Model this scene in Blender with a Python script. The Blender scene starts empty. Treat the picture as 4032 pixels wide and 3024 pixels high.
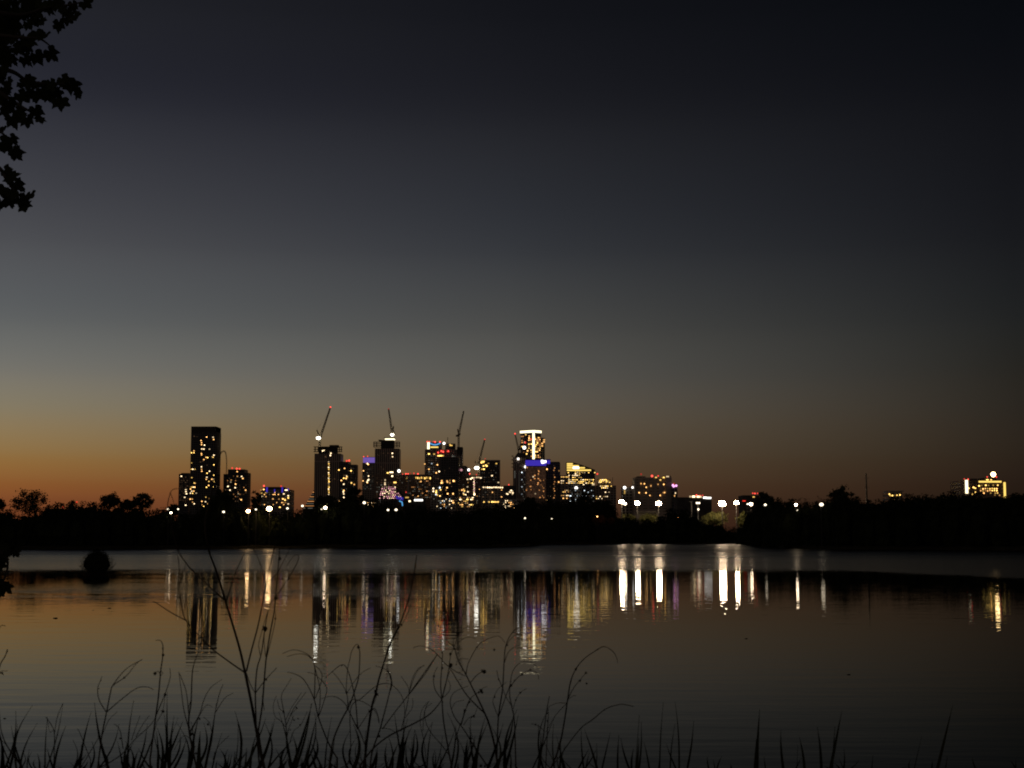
import bpy, math, random
from mathutils import Vector, Matrix, noise

random.seed(7)
scene = bpy.context.scene
C = bpy.context.scene.collection
R = math.radians

# ------------------------------------------------------------------ camera geometry
F = 5824.0                      # focal length in photo pixels (52 mm on 36 mm, 4032 px wide)
PITCH = R(5.969)
CAMZ = 2.4
CP, SP = math.cos(PITCH), math.sin(PITCH)


def P(px, py, D):
    """World point at depth D (metres along +Y) that is seen at pixel (px, py) of the 4032x3024 photograph."""
    u = (px - 2016.0) / F
    v = (1512.0 - py) / F
    dx, dy, dz = u, CP - v * SP, SP + v * CP
    k = D / dy
    return Vector((dx * k, D, CAMZ + dz * k))


def shore_depth(py):
    v = (1512.0 - py) / F
    dy, dz = CP - v * SP, SP + v * CP
    return -CAMZ * dy / dz


VIEWS = {'a': (0, 0, 1.0), 'r1': (0, 0, 1.8425), 'r2': (0, 2100, 1.795), 'r3': (600, 2100, 1.7957), 'r4': (1100, 2350, 2.4614),
         'r5': (1600, 2350, 2.4578), 'r6': (2400, 2600, 2.765), 'r7': (3100, 2600, 2.3734),
         'z1': (600, 1550, 3.16), 'z2': (1200, 1550, 3.16), 'z3': (1600, 1550, 3.16), 'z4': (2000, 1650, 3.16),
         'z5': (2400, 1750, 3.6867), 'z6': (2700, 1750, 3.6867), 'z7': (3300, 1750, 3.0164), 'z8': (0, 1850, 3.16)}


def px(view, x, y):
    ox, oy, s = VIEWS[view]
    return (ox + x / s, oy + y / s)


# ------------------------------------------------------------------ materials
MATS = {}


def new_mat(name):
    m = bpy.data.materials.new(name)
    m.use_nodes = True
    nt = m.node_tree
    b = nt.nodes['Principled BSDF']
    MATS[name] = m
    return m, nt, b


def noisy(name, c1, c2, scale, rough=0.8, detail=4, spec=0.3):
    m, nt, b = new_mat(name)
    tc = nt.nodes.new('ShaderNodeTexCoord')
    n = nt.nodes.new('ShaderNodeTexNoise')
    n.inputs['Scale'].default_value = scale
    n.inputs['Detail'].default_value = detail
    r = nt.nodes.new('ShaderNodeValToRGB')
    r.color_ramp.elements[0].color = (*c1, 1)
    r.color_ramp.elements[1].color = (*c2, 1)
    r.color_ramp.elements[0].position = 0.3
    r.color_ramp.elements[1].position = 0.7
    nt.links.new(tc.outputs['Object'], n.inputs['Vector'])
    nt.links.new(n.outputs['Fac'], r.inputs['Fac'])
    nt.links.new(r.outputs['Color'], b.inputs['Base Color'])
    b.inputs['Roughness'].default_value = rough
    b.inputs['Specular IOR Level'].default_value = spec
    return m


def facade(name, wall, glass, bay=3.2, floor=3.6, mortar=0.28, rough=0.6):
    """Storeys and bays: dark glazing set in a wall-coloured grid."""
    m, nt, b = new_mat(name)
    tc = nt.nodes.new('ShaderNodeTexCoord')
    sep = nt.nodes.new('ShaderNodeSeparateXYZ')
    nt.links.new(tc.outputs['Object'], sep.inputs[0])
    ad = nt.nodes.new('ShaderNodeMath')
    ad.operation = 'ADD'
    nt.links.new(sep.outputs['X'], ad.inputs[0])
    nt.links.new(sep.outputs['Y'], ad.inputs[1])
    cmb = nt.nodes.new('ShaderNodeCombineXYZ')
    nt.links.new(ad.outputs[0], cmb.inputs['X'])
    nt.links.new(sep.outputs['Z'], cmb.inputs['Y'])
    br = nt.nodes.new('ShaderNodeTexBrick')
    br.offset = 0.0
    br.inputs['Scale'].default_value = 1.0
    br.inputs['Brick Width'].default_value = bay
    br.inputs['Row Height'].default_value = floor
    br.inputs['Mortar Size'].default_value = mortar
    br.inputs['Color1'].default_value = (*glass, 1)
    br.inputs['Color2'].default_value = (glass[0] * 1.6, glass[1] * 1.6, glass[2] * 1.6, 1)
    br.inputs['Mortar'].default_value = (*wall, 1)
    nt.links.new(cmb.outputs[0], br.inputs['Vector'])
    nt.links.new(br.outputs['Color'], b.inputs['Base Color'])
    mr = nt.nodes.new('ShaderNodeMapRange')
    mr.inputs['To Min'].default_value = 0.15
    mr.inputs['To Max'].default_value = rough
    nt.links.new(br.outputs['Fac'], mr.inputs['Value'])
    nt.links.new(mr.outputs[0], b.inputs['Roughness'])
    return m


def glow(name, col, strength, vary=True, sample=False):
    m, nt, b = new_mat(name)
    b.inputs['Base Color'].default_value = (0.05, 0.05, 0.05, 1)
    b.inputs['Emission Color'].default_value = (*col, 1)
    b.inputs['Emission Strength'].default_value = strength
    if vary:
        oi = nt.nodes.new('ShaderNodeObjectInfo')
        mr = nt.nodes.new('ShaderNodeMapRange')
        mr.inputs['To Min'].default_value = strength * 0.12
        mr.inputs['To Max'].default_value = strength * 1.9
        nt.links.new(oi.outputs['Random'], mr.inputs['Value'])
        nt.links.new(mr.outputs[0], b.inputs['Emission Strength'])
    m.cycles.emission_sampling = 'FRONT' if sample else 'NONE'
    return m


facade('tower_glass', (0.11, 0.10, 0.09), (0.012, 0.012, 0.013), 3.4, 3.6, 0.5)
facade('tower_concrete', (0.34, 0.29, 0.24), (0.02, 0.018, 0.016), 4.2, 3.5, 0.9)
facade('tower_ribbed', (0.44, 0.34, 0.26), (0.03, 0.025, 0.02), 3.2, 60.0, 0.9)
facade('tower_brown', (0.30, 0.20, 0.13), (0.10, 0.065, 0.045), 3.0, 3.3, 0.6)
facade('tower_hotel', (0.55, 0.44, 0.33), (0.03, 0.025, 0.02), 7.5, 3.3, 1.4)
noisy('dark_concrete', (0.05, 0.045, 0.04), (0.09, 0.08, 0.07), 0.3)
noisy('pale_concrete', (0.38, 0.33, 0.27), (0.52, 0.46, 0.38), 0.4)
noisy('crane_steel', (0.16, 0.13, 0.08), (0.24, 0.20, 0.13), 0.5, 0.5)
noisy('pole_steel', (0.30, 0.29, 0.27), (0.45, 0.43, 0.40), 0.8, 0.45)
noisy('pole_dark', (0.03, 0.028, 0.025), (0.07, 0.065, 0.06), 0.8, 0.7)
noisy('bark', (0.03, 0.024, 0.018), (0.075, 0.06, 0.045), 5.0, 0.9)
noisy('leaf_green', (0.018, 0.026, 0.009), (0.05, 0.06, 0.02), 1.2, 0.7)
noisy('leaf_dark', (0.010, 0.014, 0.006), (0.028, 0.034, 0.014), 0.5, 0.85, spec=0.05)
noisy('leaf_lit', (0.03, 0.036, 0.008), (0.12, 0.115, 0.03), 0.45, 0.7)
noisy('leaf_rust', (0.12, 0.05, 0.015), (0.22, 0.09, 0.03), 0.7, 0.8)
noisy('overhang_leaf', (0.012, 0.016, 0.006), (0.03, 0.036, 0.012), 6.0, 0.75, spec=0.08)
noisy('weed_stem', (0.030, 0.022, 0.013), (0.070, 0.052, 0.030), 14.0, 0.8, spec=0.1)
noisy('seed_head', (0.022, 0.016, 0.010), (0.055, 0.04, 0.025), 60.0, 0.95, spec=0.05)
noisy('reed_leaf', (0.014, 0.018, 0.008), (0.04, 0.042, 0.02), 8.0, 0.7, spec=0.1)
noisy('ground_soil', (0.015, 0.016, 0.009), (0.045, 0.04, 0.025), 0.6, 0.95, spec=0.05)
noisy('driftwood', (0.02, 0.016, 0.012), (0.06, 0.048, 0.035), 9.0, 0.9)

glow('win_warm', (1.0, 0.50, 0.15), 2.0)
glow('win_gold', (1.0, 0.60, 0.14), 2.2)
glow('win_white', (1.0, 0.74, 0.42), 2.1)
glow('win_cool', (0.80, 0.92, 1.0), 1.5)
glow('win_orange', (1.0, 0.42, 0.13), 0.6)
glow('win_dim', (1.0, 0.55, 0.28), 0.055)
glow('win_dimwhite', (0.9, 0.86, 0.7), 0.08)
glow('win_pink', (1.0, 0.45, 0.50), 1.2)
glow('band_gold', (1.0, 0.68, 0.15), 1.25, False)
glow('win_facade_glow', (1.0, 0.48, 0.26), 0.05, False)  # dim even glow put in as windows to give the brown facade its tone
glow('lamp_red', (1.0, 0.07, 0.03), 0.9, False)
glow('band_white', (1.0, 0.88, 0.56), 2.0, False)
glow('crown_purple', (0.34, 0.20, 0.85), 0.45, False)
glow('crown_blue', (0.10, 0.06, 0.95), 0.42, False)
glow('sign_blue', (0.10, 0.42, 0.85), 0.9, False)
glow('sign_white', (1.0, 0.95, 0.88), 3.0, False)
glow('sign_pink', (1.0, 0.45, 0.9), 1.6, False)
glow('sign_red', (1.0, 0.04, 0.02), 1.2, False)
glow('beacon_red', (1.0, 0.07, 0.05), 1.7)
glow('work_white', (1.0, 0.97, 0.85), 10.0, False)
glow('lamp_bright', (1.0, 0.76, 0.50), 26.0, False, True)
glow('lamp_globe', (1.0, 0.66, 0.28), 11.0, False, True)
glow('lamp_white', (1.0, 0.78, 0.52), 9.0, False, True)
glow('lamp_warm', (1.0, 0.62, 0.28), 28.0, False, True)
glow('lamp_mast', (1.0, 0.74, 0.48), 150.0, False, True)
glow('lamp_small', (1.0, 0.84, 0.60), 2.6, False)
glow('lamp_sodium', (1.0, 0.50, 0.14), 14.0, False, True)


# ------------------------------------------------------------------ mesh builder
class MB:
    def __init__(s):
        s.v, s.f = [], []

    def quad(s, a, b, c, d):
        n = len(s.v)
        s.v += [tuple(a), tuple(b), tuple(c), tuple(d)]
        s.f.append((n, n + 1, n + 2, n + 3))

    def tri(s, a, b, c):
        n = len(s.v)
        s.v += [tuple(a), tuple(b), tuple(c)]
        s.f.append((n, n + 1, n + 2))

    def prism(s, foot, z0, z1, top=None):
        """foot: list of (x, y); top: optional other footprint at z1."""
        top = top or foot
        n, k = len(s.v), len(foot)
        s.v += [(x, y, z0) for x, y in foot] + [(x, y, z1) for x, y in top]
        for i in range(k):
            j = (i + 1) % k
            s.f.append((n + i, n + j, n + k + j, n + k + i))
        s.f.append(tuple(n + i for i in range(k))[::-1])
        s.f.append(tuple(n + k + i for i in range(k)))
        return s

    def box(s, x0, x1, y0, y1, z0, z1):
        return s.prism([(x0, y0), (x1, y0), (x1, y1), (x0, y1)], z0, z1)

    def tube(s, pts, radii, n=6, cap=True):
        pts = [Vector(p) for p in pts]
        base = len(s.v)
        prev = None
        for i, p in enumerate(pts):
            a = pts[max(i - 1, 0)]
            b = pts[min(i + 1, len(pts) - 1)]
            t = (b - a)
            t = t.normalized() if t.length > 1e-9 else Vector((0, 0, 1))
            if prev is None:
                ref = Vector((0, 1, 0)) if abs(t.y) < 0.9 else Vector((1, 0, 0))
                u = t.cross(ref).normalized()
            else:
                u = prev - t * prev.dot(t)
                u = u.normalized() if u.length > 1e-6 else t.orthogonal().normalized()
            prev = u
            w = t.cross(u)
            r = radii[i] if hasattr(radii, '__len__') else radii
            for k in range(n):
                an = 2 * math.pi * k / n
                s.v.append(tuple(p + u * (r * math.cos(an)) + w * (r * math.sin(an))))
        for i in range(len(pts) - 1):
            for k in range(n):
                q = (k + 1) % n
                s.f.append((base + i * n + k, base + i * n + q, base + (i + 1) * n + q, base + (i + 1) * n + k))
        if cap:
            s.f.append(tuple(base + k for k in range(n))[::-1])
            s.f.append(tuple(base + (len(pts) - 1) * n + k for k in range(n)))
        return s

    def blob(s, c, rx, ry=None, rz=None, nu=8, nv=5, jit=0.0, rng=None):
        ry = rx if ry is None else ry
        rz = rx if rz is None else rz
        c = Vector(c)
        base = len(s.v)
        s.v.append(tuple(c + Vector((0, 0, -rz))))
        for j in range(1, nv):
            th = -math.pi / 2 + math.pi * j / nv
            for i in range(nu):
                ph = 2 * math.pi * (i + 0.5 * (j % 2)) / nu
                k = 1.0 + (rng.uniform(-jit, jit) if rng else 0)
                s.v.append(tuple(c + Vector((rx * k * math.cos(th) * math.cos(ph), ry * k * math.cos(th) * math.sin(ph), rz * k * math.sin(th)))))
        s.v.append(tuple(c + Vector((0, 0, rz))))
        top = len(s.v) - 1
        for i in range(nu):
            q = (i + 1) % nu
            s.f.append((base, base + 1 + q, base + 1 + i))
            for j in range(nv - 2):
                a = base + 1 + j * nu
                s.f.append((a + i, a + q, a + nu + q, a + nu + i))
            a = base + 1 + (nv - 2) * nu
            s.f.append((a + i, a + q, top))
        return s

    def leafquad(s, c, size, rng, aspect=0.6):
        c = Vector(c)
        d = Vector((rng.gauss(0, 1), rng.gauss(0, 1), rng.gauss(0, 1))).normalized()
        e = d.orthogonal().normalized()
        e = (Matrix.Rotation(rng.uniform(0, 6.28), 3, d) @ e)
        g = d.cross(e) * (size * aspect * 0.5)
        e = e * (size * 0.5)
        s.quad(c - e, c + g * 0.9 - e * 0.1, c + e, c - g * 0.9 + e * 0.1)

    def lattice(s, a, b, w0, w1, bays, r, n=4):
        """Square lattice boom from a to b: four chords plus zigzag bracing."""
        a, b = Vector(a), Vector(b)
        t = (b - a).normalized()
        ref = Vector((0, 1, 0))
        u = t.cross(ref).normalized()
        v = t.cross(u).normalized()
        cor = []
        for i in range(bays + 1):
            f = i / bays
            p = a.lerp(b, f)
            w = (w0 + (w1 - w0) * f) / 2
            cor.append([p + u * w + v * w, p - u * w + v * w, p - u * w - v * w, p + u * w - v * w])
        for k in range(4):
            s.tube([cor[0][k], cor[-1][k]], r * 1.3, n)
        for i in range(bays):
            for k in range(4):
                q = (k + 1) % 4
                if i % 2:
                    s.tube([cor[i][k], cor[i + 1][q]], r, 3, False)
                else:
                    s.tube([cor[i][q], cor[i + 1][k]], r, 3, False)
        return s

    def mesh(s, name, mat, smooth=False, origin=None):
        me = bpy.data.meshes.new(name)
        v = s.v
        if origin is not None:
            v = [(x - origin[0], y - origin[1], z - origin[2]) for x, y, z in v]
        me.from_pydata(v, [], s.f)
        me.materials.append(MATS[mat] if isinstance(mat, str) else mat)
        if smooth:
            for p in me.polygons:
                p.use_smooth = True
        me.update()
        return me


def link(name, data, parent=None, loc=(0, 0, 0), rz=0.0):
    o = bpy.data.objects.new(name, data)
    C.objects.link(o)
    o.parent = parent
    o.location = loc
    o.rotation_euler = (0, 0, rz)
    return o


def tag(o, label=None, cat=None, group=None, kind=None):
    if label:
        o['label'] = label
    if cat:
        o['category'] = cat
    if group:
        o['group'] = group
    if kind:
        o['kind'] = kind
    return o


def thing(name, label, cat, loc, group=None):
    return tag(link(name, None, None, loc), label, cat, group)


def part(name, mb, mat, root, smooth=False):
    """World-space builder -> child mesh of root (root is unrotated)."""
    p = root
    off = Vector((0, 0, 0))
    while p is not None:
        off += p.location
        p = p.parent
    return link(name, mb.mesh(name, mat, smooth, off), root)


# shared small meshes -------------------------------------------------
_shared = {}


def shared_box(w, d, h, mat):
    key = ('box', round(w, 1), round(d, 2), round(h, 1), mat)
    if key not in _shared:
        _shared[key] = MB().box(-w / 2, w / 2, -d / 2, d / 2, -h / 2, h / 2).mesh('window', mat)
    return _shared[key]


def shared_ball(r, mat, flat=1.0):
    key = ('ball', round(r, 2), mat, flat)
    if key not in _shared:
        _shared[key] = MB().blob((0, 0, 0), r, r, r * flat, 8, 6).mesh('lamp', mat, True)
    return _shared[key]


# ------------------------------------------------------------------ buildings
GZ = 2.0     # ground level of the town


class Building:
    def __init__(s, name, label, cat, x0, x1, ytop, D, depth, mat, group='buildings of the far skyline', yref=None, base=GZ, foot=None):
        s.D = D
        yr = yref or (ytop + 1990) / 2
        s.X0, s.X1 = P(x0, yr, D).x, P(x1, yr, D).x
        s.top = P(2016, ytop, D).z
        s.base = base
        s.m = D / F
        s.depth = depth
        cx = (s.X0 + s.X1) / 2
        s.root = thing(name, label, cat, (cx, D + depth / 2, base), group)
        s.foot = foot or [(s.X0, D), (s.X1, D), (s.X1, D + depth), (s.X0, D + depth)]
        s.wall = part('wall', MB().prism(s.foot, base - 2, s.top), mat, s.root)
        s.nwin = 0
        s.extra = {}

    def z(s, py):
        return P(2016, py, s.D).z

    def x(s, pxx, py=1850):
        return P(pxx, py, s.D).x

    def block(s, name, x0, x1, y0, y1, mat, d0=0.0, d1=None, yref=None):
        """Box part spanning pixels x0..x1, y0 (top)..y1 (bottom), from d0 to d1 metres behind the front face."""
        yr = yref or 1850
        d1 = s.depth if d1 is None else d1
        mb = MB().box(s.x(x0, yr), s.x(x1, yr), s.D + d0, s.D + d1, s.z(y1), s.z(y0))
        return part(name, mb, mat, s.root)

    def win(s, pxx, pyy, wpx=7, hpx=6, mat='win_warm', proud=0.25, name='window'):
        w, h = wpx * s.m * .68, hpx * s.m * .72
        p = P(pxx, pyy, s.D - proud)
        off = Vector(s.root.location)
        if s.nwin >= 96:
            mb = s.extra.setdefault(mat, MB())
            mb.box(p.x - w / 2, p.x + w / 2, p.y, p.y + 0.4, p.z - h / 2, p.z + h / 2)
            return None
        s.nwin += 1
        return link(name, shared_box(w, 0.4, h, mat), s.root, p + Vector((0, 0.2, 0)) - off)

    def scatter(s, n, x0, x1, y0, y1, mats, seed, w=6, h=5, colw=9, rowh=9):
        rng = random.Random(seed)
        cells = [(x0 + colw * (i + 0.5), y0 + rowh * (j + 0.5)) for i in range(max(1, int((x1 - x0) / colw))) for j in range(max(1, int((y1 - y0) / rowh)))]
        rng.shuffle(cells)
        for cx, cy in cells[:n]:
            s.win(cx + rng.uniform(-.8, .8), cy, w * rng.choice((0.6, 0.8, 1.0, 1.1, 1.8)), h * rng.uniform(0.7, 1.2), rng.choice(mats))

    def beacon(s, pxx, pyy, r=4.0, mat='beacon_red', d=2.0, name='beacon'):
        rr = r * s.m * (.72 if mat == 'beacon_red' else .85)
        p = P(pxx, pyy, s.D + d)
        return link(name, shared_ball(rr, mat), s.root, p - Vector(s.root.location))

    def finish(s):
        for mat, mb in s.extra.items():
            o = part('small_window', mb, mat, s.root)
            o['kind'] = 'stuff'


def rot_foot(xc, D, w1, w2, ang):
    """Footprint of a w1 x w2 block turned by ang with its nearest corner at (xc, D)."""
    a = Vector((math.cos(ang), math.sin(ang)))
    b = Vector((-math.sin(ang), math.cos(ang)))
    c = Vector((xc, D))
    return [tuple(c), tuple(c + a * w1), tuple(c + a * w1 + b * w2), tuple(c + b * w2)]


# --- slab tower beside the tallest dark tower
b = Building('apartment_tower', 'short narrow dark apartment slab tight against the tall black tower', 'tower', 703, 743, 1866, 2350, 30, 'tower_glass')
b.block('penthouse', 712, 742, 1862, 1866, 'dark_concrete', 3, 25)
for q in ((360, 1027), (415, 1195), (418, 1220), (424, 1246), (414, 1388), (402, 1290)):
    b.win(*px('z1', *q), 8, 5, 'win_white')
b.scatter(46, 706, 742, 1875, 1985, ['win_dim'], 3, 4, 4, 7, 7)
b.finish()

# --- the tall black tower
b = Building('residential_tower', 'tallest flat-topped black residential tower dotted with warm windows', 'tower', 749, 848, 1679, 2300, 38, 'tower_glass', yref=1850)
b.block('penthouse', 751, 848, 1679.5, 1702, 'dark_concrete', -0.4, 37, 1850)
side = b.block('side_wing', 847.5, 851, 1702, 1995, 'tower_glass', 2, 34)
rng = random.Random(5)
for k in range(36):
    yy = 1705 + k * 8
    b.block('balcony', 850.5, 854.5, yy, yy + 3, 'dark_concrete', 4, 16)
W = [(605, 583), (612, 610), (612, 635), (648, 640), (615, 688), (640, 690), (710, 690), (487, 735), (517, 712), (517, 735), (610, 745), (612, 762),
     (765, 765), (755, 790), (740, 785), (668, 792), (687, 795), (640, 820), (487, 862), (610, 910), (612, 940), (485, 940), (503, 940), (530, 940),
     (615, 965), (765, 885), (710, 965), (680, 990), (765, 1015), (677, 1040), (670, 1065), (765, 1065), (740, 1065), (703, 1092), (765, 1092),
     (490, 1045), (520, 1112), (532, 1115), (700, 1142), (673, 1165), (755, 1160), (477, 1165), (493, 1163), (511, 1163), (528, 1163), (475, 1187),
     (490, 1213), (515, 1213), (473, 1238), (500, 1240), (545, 1238), (665, 1288), (703, 1305), (740, 1300), (495, 1312), (470, 1312), (615, 1340),
     (755, 542), (762, 570), (675, 540), (740, 1380), (742, 1410), (620, 1385), (660, 1345), (690, 1370), (640, 1400), (570, 1480), (575, 1500),
     (740, 1480), (700, 1440), (615, 1450), (655, 1470), (690, 1495), (520, 1370), (500, 1350)]
for i, q in enumerate(W):
    hot = q in ((755, 542), (640, 690), (615, 688), (490, 1213), (545, 1238), (710, 690), (765, 1065), (677, 1040))
    x_, y_ = px('z1', *q)
    b.win(x_, y_, 8 if hot else 6, 5, 'win_white' if hot else rng.choice(['win_warm', 'win_gold', 'win_warm', 'win_white']))
for q in ((520, 530), (555, 535), (630, 840), (600, 850), (680, 890), (650, 700)):
    x_, y_ = px('z1', *q)
    b.win(x_, y_, 7, 4, 'win_dim')
b.finish()

# --- stepped residential tower with red beacons
b = Building('stepped_tower', 'dark stepped apartment tower with three red beacons beside the tall black tower', 'tower', 896, 962, 1848, 2350, 30, 'tower_glass')
b.block('side_wing', 879, 896.5, 1866, 1998, 'tower_glass', 3, 26)
b.block('side_wing', 961.5, 976, 1861, 1998, 'tower_glass', 2, 28)
for yy in range(1864, 1985, 9):
    b.block('balcony', 975.5, 978.5, yy, yy + 3, 'dark_concrete', 4, 14)
for q in ((993, 926), (1050, 934), (1085, 936)):
    b.beacon(*px('z1', *q), 5)
for q in ((1055, 970), (1058, 1028), (980, 1075), (975, 1100), (1035, 1125), (945, 1150), (965, 1200), (1070, 1245), (940, 1155), (1110, 1030), (1125, 1055), (1160, 1200), (1105, 1320), (865, 1380), (950, 1430), (1030, 1170)):
    b.win(*px('z1', *q), 7, 6, rng.choice(['win_white', 'win_warm']))
b.scatter(40, 884, 975, 1870, 1985, ['win_dim', 'win_dim', 'win_orange'], 4, 4, 5, 8, 9)
b.finish()

# --- office block with blue lights
b = Building('office_block', 'broad office block with blue lit strips and two red roof beacons', 'office', 1026, 1143, 1928, 2250, 40, 'tower_concrete')
mb = MB()
mb.prism([(b.x(1030), b.D + 1), (b.x(1122), b.D + 1), (b.x(1122), b.D + 30), (b.x(1030), b.D + 30)], b.z(1930), b.z(1917),
         [(b.x(1040), b.D + 1), (b.x(1116), b.D + 1), (b.x(1116), b.D + 30), (b.x(1040), b.D + 30)])
part('roof', mb, 'dark_concrete', b.root)
for x_, y0_, y1_, w_ in ((1429, 1165, 1225, 20), (1525, 1190, 1230, 12), (1620, 1165, 1230, 18), (1693, 1180, 1205, 16)):
    xx, a0 = px('z1', x_, y0_)
    _, a1 = px('z1', x_, y1_)
    b.block('light_strip', xx - w_ / 6.3, xx + w_ / 6.3, a0, a1, 'crown_blue', -0.6, 0.2)
b.beacon(*px('z1', 1388, 1147), 5)
b.beacon(*px('z1', 1602, 1152), 5)
b.win(*px('z1', 1668, 1200), 19, 5, 'win_white')
for q in ((1350, 1200), (1385, 1192), (1360, 1238), (1410, 1235), (1635, 1247), (1340, 1282), (1365, 1280), (1690, 1270), (1690, 1290), (1650, 1310), (1575, 1312), (1650, 1325), (1690, 1372), (1585, 1413), (1690, 1300), (1625, 1310), (1500, 1310)):
    b.win(*px('z1', *q), 8, 5, rng.choice(['win_white', 'win_gold', 'win_warm']))
b.scatter(40, 1030, 1140, 1935, 1998, ['win_dim', 'win_dimwhite', 'win_warm'], 6, 4, 4, 7, 8)
b.finish()

# --- stepped pyramid next to the crane tower
D = 2420
root = thing('terraced_building', 'small terraced pyramid building with glowing floors beside the unfinished tower', 'building', (P(1228, 1990, D).x, D + 15, GZ), 'buildings of the far skyline')
for i in range(9):
    f = i / 8.0
    yy0 = 1928 + i * 9
    xl, xr = 1234 - f * 38, 1246 + f * 10
    a, c = P(xl, 1950, D).x, P(xr, 1950, D).x
    part('storey', MB().box(a, c, D - f * 6, D + 26, P(0, yy0 + 9.0, D).z + 0.02, P(0, yy0 + 2.4, D).z), 'dark_concrete', root)
    part('lit_band', MB().box(a + 0.6, c - 0.6, D - f * 6 + 0.5, D + 25, P(0, yy0 + 2.35, D).z, P(0, yy0 + 0.05, D).z), 'win_orange' if i % 2 else 'win_dimwhite', root)
part('base', MB().box(P(1196, 1950, D).x, P(1256, 1950, D).x, D - 7, D + 27, GZ - 2, P(0, 2009, D).z), 'dark_concrete', root)


def frame_storeys(b, x0, x1, levels, cols, mat='dark_concrete', d0=0.5, d1=28):
    """Open concrete frame: one slab part per level, columns between."""
    for yy in levels:
        b.block('floor_slab', x0, x1, yy, yy + 1.8, mat, d0, d1)
    top, bot = levels[0], levels[-1]
    for cx in cols:
        mb = MB()
        for dd in (d0 + 1.0, (d0 + d1) / 2, d1 - 1.5):
            X = b.x(cx)
            mb.box(X - 0.35, X + 0.35, b.D + dd, b.D + dd + 0.7, b.z(bot) + 0.02, b.z(top + 2.4) - 0.02)
        part('column', mb, mat, b.root)


# --- unfinished tower with the string of lights
b = Building('unfinished_tower', 'unfinished brown tower with a vertical string of work lights and scaffolded roof', 'tower', 1237, 1341, 1786, 2300, 34, 'tower_ribbed')
frame_storeys(b, 1233, 1345, [1758, 1768, 1777], [1238, 1250, 1325, 1334, 1342], d0=.5, d1=9)
b.block('core', 1252, 1322, 1760, 1786, 'dark_concrete', 4, 26)
b.block('core', 1294, 1328, 1751, 1760.2, 'dark_concrete', 6, 22)
for k in range(19):
    yy = 1819 + k * 7.1
    b.win(1294 + (k % 3) * 0.7, yy, 6, 4.2, 'win_gold' if k % 3 else 'win_white')
for q in ((240, 705), (222, 712), (325, 742), (318, 768)):
    b.win(*px('z2', *q), 6, 6, 'win_white')
b.win(*px('z2', 258, 785), 7, 8, 'win_dim')
b.scatter(14, 1240, 1338, 1800, 1930, ['win_dim'], 8, 3, 4)
b.finish()

# --- dark tower to its right
b = Building('apartment_tower', 'dark mid-height tower with twin red beacons next to the unfinished brown tower', 'tower', 1338, 1373, 1818, 2200, 30, 'tower_glass')
b.block('side_wing', 1372.5, 1403, 1829, 1998, 'tower_glass', 2, 26)
b.beacon(*px('z2', 522, 836), 5)
b.beacon(*px('z2', 552, 832), 5)
for q in ((495, 930), (425, 950), (520, 1022), (525, 1035), (485, 1052), (515, 1055), (455, 1080), (485, 1127), (485, 1205), (480, 1222), (485, 1248), (575, 960), (580, 1110), (615, 1130), (487, 1290), (490, 1318), (430, 1340), (375, 1390), (378, 1420)):
    b.win(*px('z2', *q), 7, 6, rng.choice(['win_warm', 'win_gold', 'win_white']))
b.scatter(24, 1342, 1402, 1840, 1960, ['win_dim', 'win_dimwhite'], 9, 4, 5)
b.finish()

# --- tower with purple crown
b = Building('office_tower', 'slim tower with glowing purple crown behind the second crane tower', 'tower', 1426, 1478, 1822, 2600, 28, 'tower_concrete')
b.block('crown', 1429.5, 1451, 1801, 1821, 'crown_purple', 0.5, 20)
b.block('crown', 1453, 1476, 1801, 1821, 'crown_purple', 0.5, 20)
b.block('roof', 1427, 1478, 1799.5, 1800.8, 'dark_concrete', 0, 22)
b.beacon(*px('z2', 733, 785), 3)
b.beacon(*px('z2', 782, 780), 3)
for q in ((780, 870), (790, 880), (765, 868), (793, 1025), (795, 1070), (785, 1080), (775, 1100), (780, 1110), (730, 960), (725, 1085)):
    b.win(*px('z2', *q), 6, 6, rng.choice(['win_warm', 'win_white']))
b.scatter(40, 1428, 1474, 1830, 1930, ['win_dim', 'win_dimwhite'], 10, 3, 4, 7, 7)
b.finish()

# --- second crane tower with open floors
b = Building('unfinished_tower', 'unfinished dark tower with stacked open floor slabs and a floodlit top deck', 'tower', 1475, 1571, 1766, 2350, 34, 'tower_ribbed')
frame_storeys(b, 1469, 1573, [1739, 1745.5, 1752, 1758.5], [1470, 1481, 1561, 1571.5], d0=.5, d1=9)
b.block('core', 1498, 1548, 1732, 1766, 'dark_concrete', 3, 24)
b.block('core', 1488, 1500, 1731, 1734.5, 'dark_concrete', 3, 24)
b.block('top_deck', 1511, 1553, 1722, 1724.5, 'dark_concrete', 0, 22)
b.block('lit_band', 1514, 1551, 1726, 1730, 'band_white', 2, 20)
for q in ((1090, 742), (1092, 785)):
    b.win(*px('z2', *q), 6, 6, 'win_white')
b.scatter(16, 1478, 1568, 1780, 1860, ['win_dim'], 12, 3, 4)
b.finish()

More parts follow.
